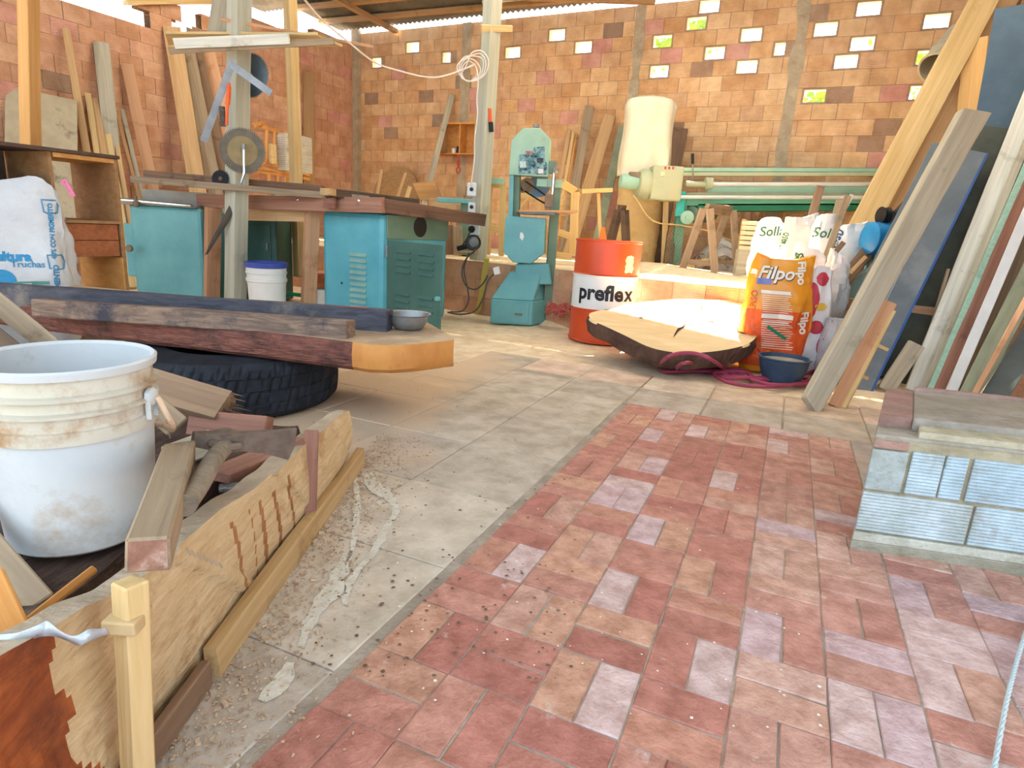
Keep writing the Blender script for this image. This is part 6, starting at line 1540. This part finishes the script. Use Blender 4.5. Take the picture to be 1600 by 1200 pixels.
# dark boards between
rb('dark green grey board deep in the stack right of the slate panel', (1440, 560, 4.55), (1560, 290, 4.85), .16, .03, M('dark_board', '3E4642', '4C5450', rough=.8), name='board', cat='board')
rb('thin dark stick in the stack right of the slate panel', (1452, 520, 4.4), (1482, 420, 4.5), .02, .015, w_gb, name='stick', cat='stick')
LR = [((1437, 590, 4.20), (1606, 165, 4.95), .115, .03, w_white, 'long whitish grey plank, left one of the bright group in the stack'),
      ((1452, 590, 4.12), (1612, 205, 4.80), .045, .03, w_grey, 'narrow grey plank directly right of the whitish one'),
      ((1462, 592, 4.05), (1612, 240, 4.70), .045, .03, M('mint_edge_board', '8DB09C', '9EC0AC', '6E8A78', scale=40, rough=.7, bump=.3), 'narrow mint green speckled plank in the stack'),
      ((1477, 592, 4.02), (1616, 270, 4.60), .080, .02, w_red, 'reddish plank between the mint green and the white one'),
      ((1494, 594, 3.92), (1622, 292, 4.40), .062, .025, M('white_painted_board', 'C9CCCC', 'D8DADA', rough=.5, bump=.05), 'white painted plank in the leaning stack'),
      ((1516, 594, 4.10), (1640, 300, 4.65), .14, .05, w_gb, 'rough brown slab right of the white painted plank'),
      ((1528, 596, 3.85), (1625, 400, 4.2), .13, .03, M('green_grey_panel', '8A9078', '9AA088', '75785F', scale=3, st=(1, 8, 8), rough=.8), 'greenish grey board low in the stack at the right edge'),
      ((1532, 598, 3.70), (1618, 440, 4.0), .03, .05, w_pink, 'tan edged board low in the stack at the right edge'),
      ((1548, 598, 3.75), (1630, 470, 4.1), .03, .02, w_grey, 'thin pale grey board, second from the right edge'),
      ((1566, 600, 3.70), (1640, 480, 4.0), .13, .03, M('dark_grey_board', '4F5654', '5E6664', rough=.8), 'dark grey board at the right picture edge')]
for a, b, wd, th_, mt, lb in LR:
    A_, B_ = P(*a), P(*b); A_ = to_z(B_, A_, 0) if A_.z > 0 else A_
    plank(lb, A_, B_ + (B_ - A_) * (.25 if b[1] < 300 else .9), wd, th_, mt, tw=.1)
# upper group farther back
U = rb('long yellow beam leaning in the upper right, longest of all', (1352, 345, 6.3), (1548, -20, 6.6), .24, .06, w_yel, tw=.15, z0=.56, name='beam', cat='beam')
rb('long grey brown plank right behind the long yellow beam', (1385, 345, 6.45), (1585, -20, 6.75), .18, .04, w_tan, z0=.56)
rb('long brown plank, third behind the long yellow beam', (1392, 345, 6.6), (1600, -30, 7.0), .14, .04, w_brn, z0=.56)
rb('pale board with square top leaning behind the thick grey plank', (1420, 360, 5.6), (1502, 213, 5.8), .15, .03, w_grey, z0=.56)
rb('thin brown angle frame leaning on the back wall', (1462, 265, 6.7), (1518, 105, 6.9), .05, .03, w_pink, z0=.56, name='frame_bar', cat='frame')
rb('thin pale metal bar beside the brown frame bar', (1457, 285, 6.6), (1483, 178, 6.7), .02, .02, w_white, z0=.56, name='metal_bar', cat='bar')
rb('raw yellow sheet of wood with torn right edge', (1512, 215, 6.4), (1524, 60, 6.5), .20, .02, wood('raw_sheet', 'D0A468', 'E0B87C'), z0=.56, name='wood_sheet', cat='sheet', rough=.02)
rb('tall dark blue painted panel at the upper right', (1562, 215, 5.5), (1600, 8, 5.7), .38, .04, M('dark_blue_paint', '3A4F62', '455C70', '5A7288', scale=4, rough=.5, bump=.05, c3s=9, c3lo=.68, c3hi=.74), name='painted_panel', cat='panel', rough=.001)
rb('black board beside the dark blue panel at the right edge', (1598, 215, 5.6), (1640, 8, 5.8), .16, .04, m_black, name='board', cat='board')
c0, c1 = P(1462, 108, 7.0), P(1500, 62, 7.2); bm = bmesh.new(); dx = (c1 - c0)
lathe(bm, [(.165, 0), (.175, .0), (.175, .02), (.165, .03), (.165, .55), (0, .55), (0, .54), (.155, .54), (.155, 0), (.165, 0)], 36, axis(c0, dx), cap0=False)
t = thing('plastic_pipe', 'wide pale plastic pipe tied up behind the long yellow beam', 'pipe', c0); part('pipe_body', bm, M('pale_pipe', 'B3A88C', 'C4BAA0', rough=.5, bump=.05), t, smooth=True)
part('tie_rope', lathe(bmesh.new(), [(.168, .2), (.176, .205), (.168, .215)], 30, axis(c0, dx), cap0=False), w_grey, t, smooth=True)
# clutter behind the stack
rb('dark brown bent board near the mint panel', (1410, 330, 6.0), (1450, 285, 6.1), .12, .04, w_dk, z0=.56, name='board', cat='board')
rb('grey brown board lying slanted below the mint panel', (1400, 345, 5.8), (1462, 290, 5.9), .08, .03, w_gb, z0=.56)
# more boards filling the stack down to the floor, seen between the others
for i, (x0, x1, Y, mt, lb) in enumerate([(1395, 1560, 4.5, M('murky_board', '3C403A', '4E524A', rough=.85), 'dark brown board deepest in the stack behind the slate panel'), (1500, 1640, 4.9, w_brn, 'brown board deep in the stack behind the white painted plank'), (1580, 1690, 4.6, w_dk, 'dark brown board deep in the stack at the right edge')]):
    rb(lb, (x0, 590, Y), (x1, 200, Y + .5), .40, .03, mt, name='board', cat='board')

# ---- block bench at the right edge
e = V((.9796, -.201, 0)); f_ = V((.53, .848, 0)); q0 = V((1.138, 1.828, 0))
bm = bmesh.new(); bm.loops.layers.float_color.new('Col'); clr = bm.loops.layers.float_color['Col']
def bb(u0, u1, d0, d1, z0, z1, col):
    m_ = Matrix((e, f_, Z)).transposed().to_4x4(); m_.translation = q0
    for fc in box(bm, (u0, d0, z0), (u1, d1, z1), m_):
        for l in fc.loops: l[clr] = col
mcol = lin('A59C84'); blu = ['B4C6D0', 'BACBD3', 'ACC0CC', 'C2CFD4']
bb(.004, 1.5, .012, .60, 0, .375, mcol)
def ribbed(u0, u1, z0, z1, c, d=0.0):
    n_ = max(3, int((z1 - z0) / .0105)); h_ = (z1 - z0) / n_
    for k in range(n_): bb(u0, u1, d, .02, z0 + k * h_ + .0022, z0 + (k + 1) * h_ - .0006, c)
    bb(u0, u1, d + .004, .02, z0, z1, c)
for u0, u1, z0, z1 in ((.0, .315, .062, .195), (.322, .66, .062, .195), (.667, 1.0, .062, .195), (.115, .205, .205, .345), (.210, .272, .205, .345), (.285, .60, .205, .345), (.61, .94, .205, .345)):
    ribbed(u0, u1, z0, z1, rc(blu, .05))
bb(.0, .105, .002, .02, .205, .34, lin('A9B4B4')); bb(.0, .1, .001, .02, .345, .372, lin('A8877C'))
bb(-.004, 1.5, -.012, .05, -.01, .030, lin('9C9888')); bb(-.002, 1.5, -.006, .05, .028, .058, lin('C0C0B4'))
# left end of the blocks
for z0, z1 in ((.062, .195), (.205, .345)): bb(-.002, .01, .01, .58, z0, z1, lin('A9A594'))
bb(.0, 1.5, .02, .62, .36, .385, lin('A39C90'))
bb(.12, 1.5, .03, .16, .37, .405, lin('B8B29C')); bb(.10, 1.5, .13, .63, .375, .425, lin('9E968C'))
bb(.0, .10, .14, .62, .375, .42, lin('A07E76')); bb(.10, 1.5, .60, .64, .39, .435, lin('A88C84'))
m_bb = M('painted_blocks', 'D8D6CE', 'FFFFFF', '8F8878', scale=10, attr=True, bump=.5, bs=50, rough=.85, c3s=4.5, c3lo=.55, c3hi=.75)
o = struct('wall_bench', bm, m_bb); bevel(o, .003, 1)
# rope at the right edge
bm = bmesh.new(); ps = spline([G(1612, 960, .01), G(1590, 1030, .01), G(1572, 1100, .01), G(1548, 1230, .01)], 30)
for s in range(3):
    q = []
    for i, p in enumerate(ps): a_ = i * .9 + s * 2.094; q.append(p + V((math.cos(a_) * .003, 0, math.sin(a_) * .003 + .004)))
    tube(bm, q, .0032, 6)
single('nylon_rope', 'thin twisted bluish white rope lying on the pavers at the right edge', 'rope', bm, M('nylon', 'A9BCC0', 'BCCCD0', rough=.6, bump=0), smooth=True)
# ================================================================== ROOF TIMBERS AND LIGHT GAPS
w_roof = wood('roof_timber', 'A8845A', 'BA956A', '80603E')
def beam(label, a, b, wd=.10, t_=.06, mat=None, nm='roof_beam'):
    return plank(label, V(a), V(b), wd, t_, mat or w_roof, name=nm, cat='beam', face=(V(a) + V(b)) / 2 + V((0, 0, -5)))
def RW(u, d, z=4.09): return PW(u, d, z)
for i, (d, lb) in enumerate(((.5, 'orange roof purlin nearest the back wall'), (1.15, 'orange roof purlin, second from the back wall'), (1.8, 'orange roof purlin, third from the back wall'))):
    beam(lb, RW(-.2, d + .15, 4.02), RW(5.2, d - .15, 4.02))
beam('diagonal orange rafter under the roof from the middle to the back wall', RW(.2, 2.2, 3.97), RW(5.3, .15, 3.97), .09)
beam('long rafter under the roof parallel to the left wall', RW(1.1, 3.2, 3.96), RW(.9, .05, 3.96), .09)
beam('grey white pipe lying under the roof above the band saw', RW(3.0, .8, 3.98), RW(4.6, .75, 3.99), .06, .06, w_white, 'roof_pipe')
beam('pale beam across the gap above the left wall', WL(196, 4, .02), WL(345, 3, .02), .10, .05, w_yel)
# trees beyond the back wall, seen through the open blocks
m_leaf = M('leaves', '5E8A2E', '86AE48', scale=6, rough=.6, bump=0)
for i, (x, y, n_, rr, lb) in enumerate(((1020, 66, 160, .5, 'green leafy branches seen through the open block in the middle of the back wall'), (1295, 150, 160, .5, 'green leafy branches seen through the lowest open blocks of the back wall'), (1452, 110, 260, .8, 'green leafy branches seen through the open blocks behind the plastic pipe'), (1100, 44, 120, .4, 'green leafy branches seen through the open block under the roof edge'))):
    bm = bmesh.new(); c = WB(x, y, -1.2)
    for k in range(int(n_ * 1.2)):
        p = c + BD * random.gauss(0, rr * .45) - LD * abs(random.gauss(0, .3)) + Z * random.gauss(0, rr * .25); a_ = random.uniform(0, 6.28); s = random.uniform(.03, .07)
        d1 = V((math.cos(a_), random.uniform(-.5, .5), math.sin(a_))) * s * 2; d2 = d1.cross(V((random.random(), 1, random.random()))).normalized() * s * .6
        v = [bm.verts.new(p), bm.verts.new(p + d1 * .5 + d2), bm.verts.new(p + d1), bm.verts.new(p + d1 * .5 - d2)]; bm.faces.new(v)
    tube(bm, [c - V((0, 0, 2.8)), c + V((0, 0, .2))], .02, 5)
    single('tree_foliage', lb, 'tree', bm, m_leaf, kind='stuff')
# repeats of one kind share a group phrase
PL = {'plank': 'planks and boards around the workshop', 'offcut': 'wood offcuts', 'post': 'roof posts', 'feed_sack': 'feed sacks', 'stick': 'wooden sticks', 'saw_disc': 'circular saw blades on the post',
      'lath': 'laths at the back and in the sack pile', 'board': 'boards in the leaning stack', 'trestle': 'wooden trestles on the platform', 'electric_cord': 'electric cords on the grey post', 'cable': 'cables over the platform riser',
      'switch_box': 'switch boxes on the grey post', 'tin': 'tins in the wall shelf', 'wood_block': 'grey blocks in the rack', 'wooden_peg': 'pegs on the leaning strip', 'roof_beam': 'roof timbers', 'tree_foliage': 'trees beyond the back wall',
      'painted_panel': 'painted panels in the leaning stack', 'bucket': 'white plastic buckets', 'stake': 'stakes holding the standing slab', 'beam': 'long beams'}
cnt = {}
for o in sc.objects:
    if o.parent is None and 'label' in o: cnt.setdefault(o.name.split('.')[0], []).append(o)
for k, v in cnt.items():
    if len(v) > 1 and k in PL:
        for o in v:
            if 'group' not in o: o['group'] = PL[k]
    elif len(v) > 1: print('no group', k, len(v))
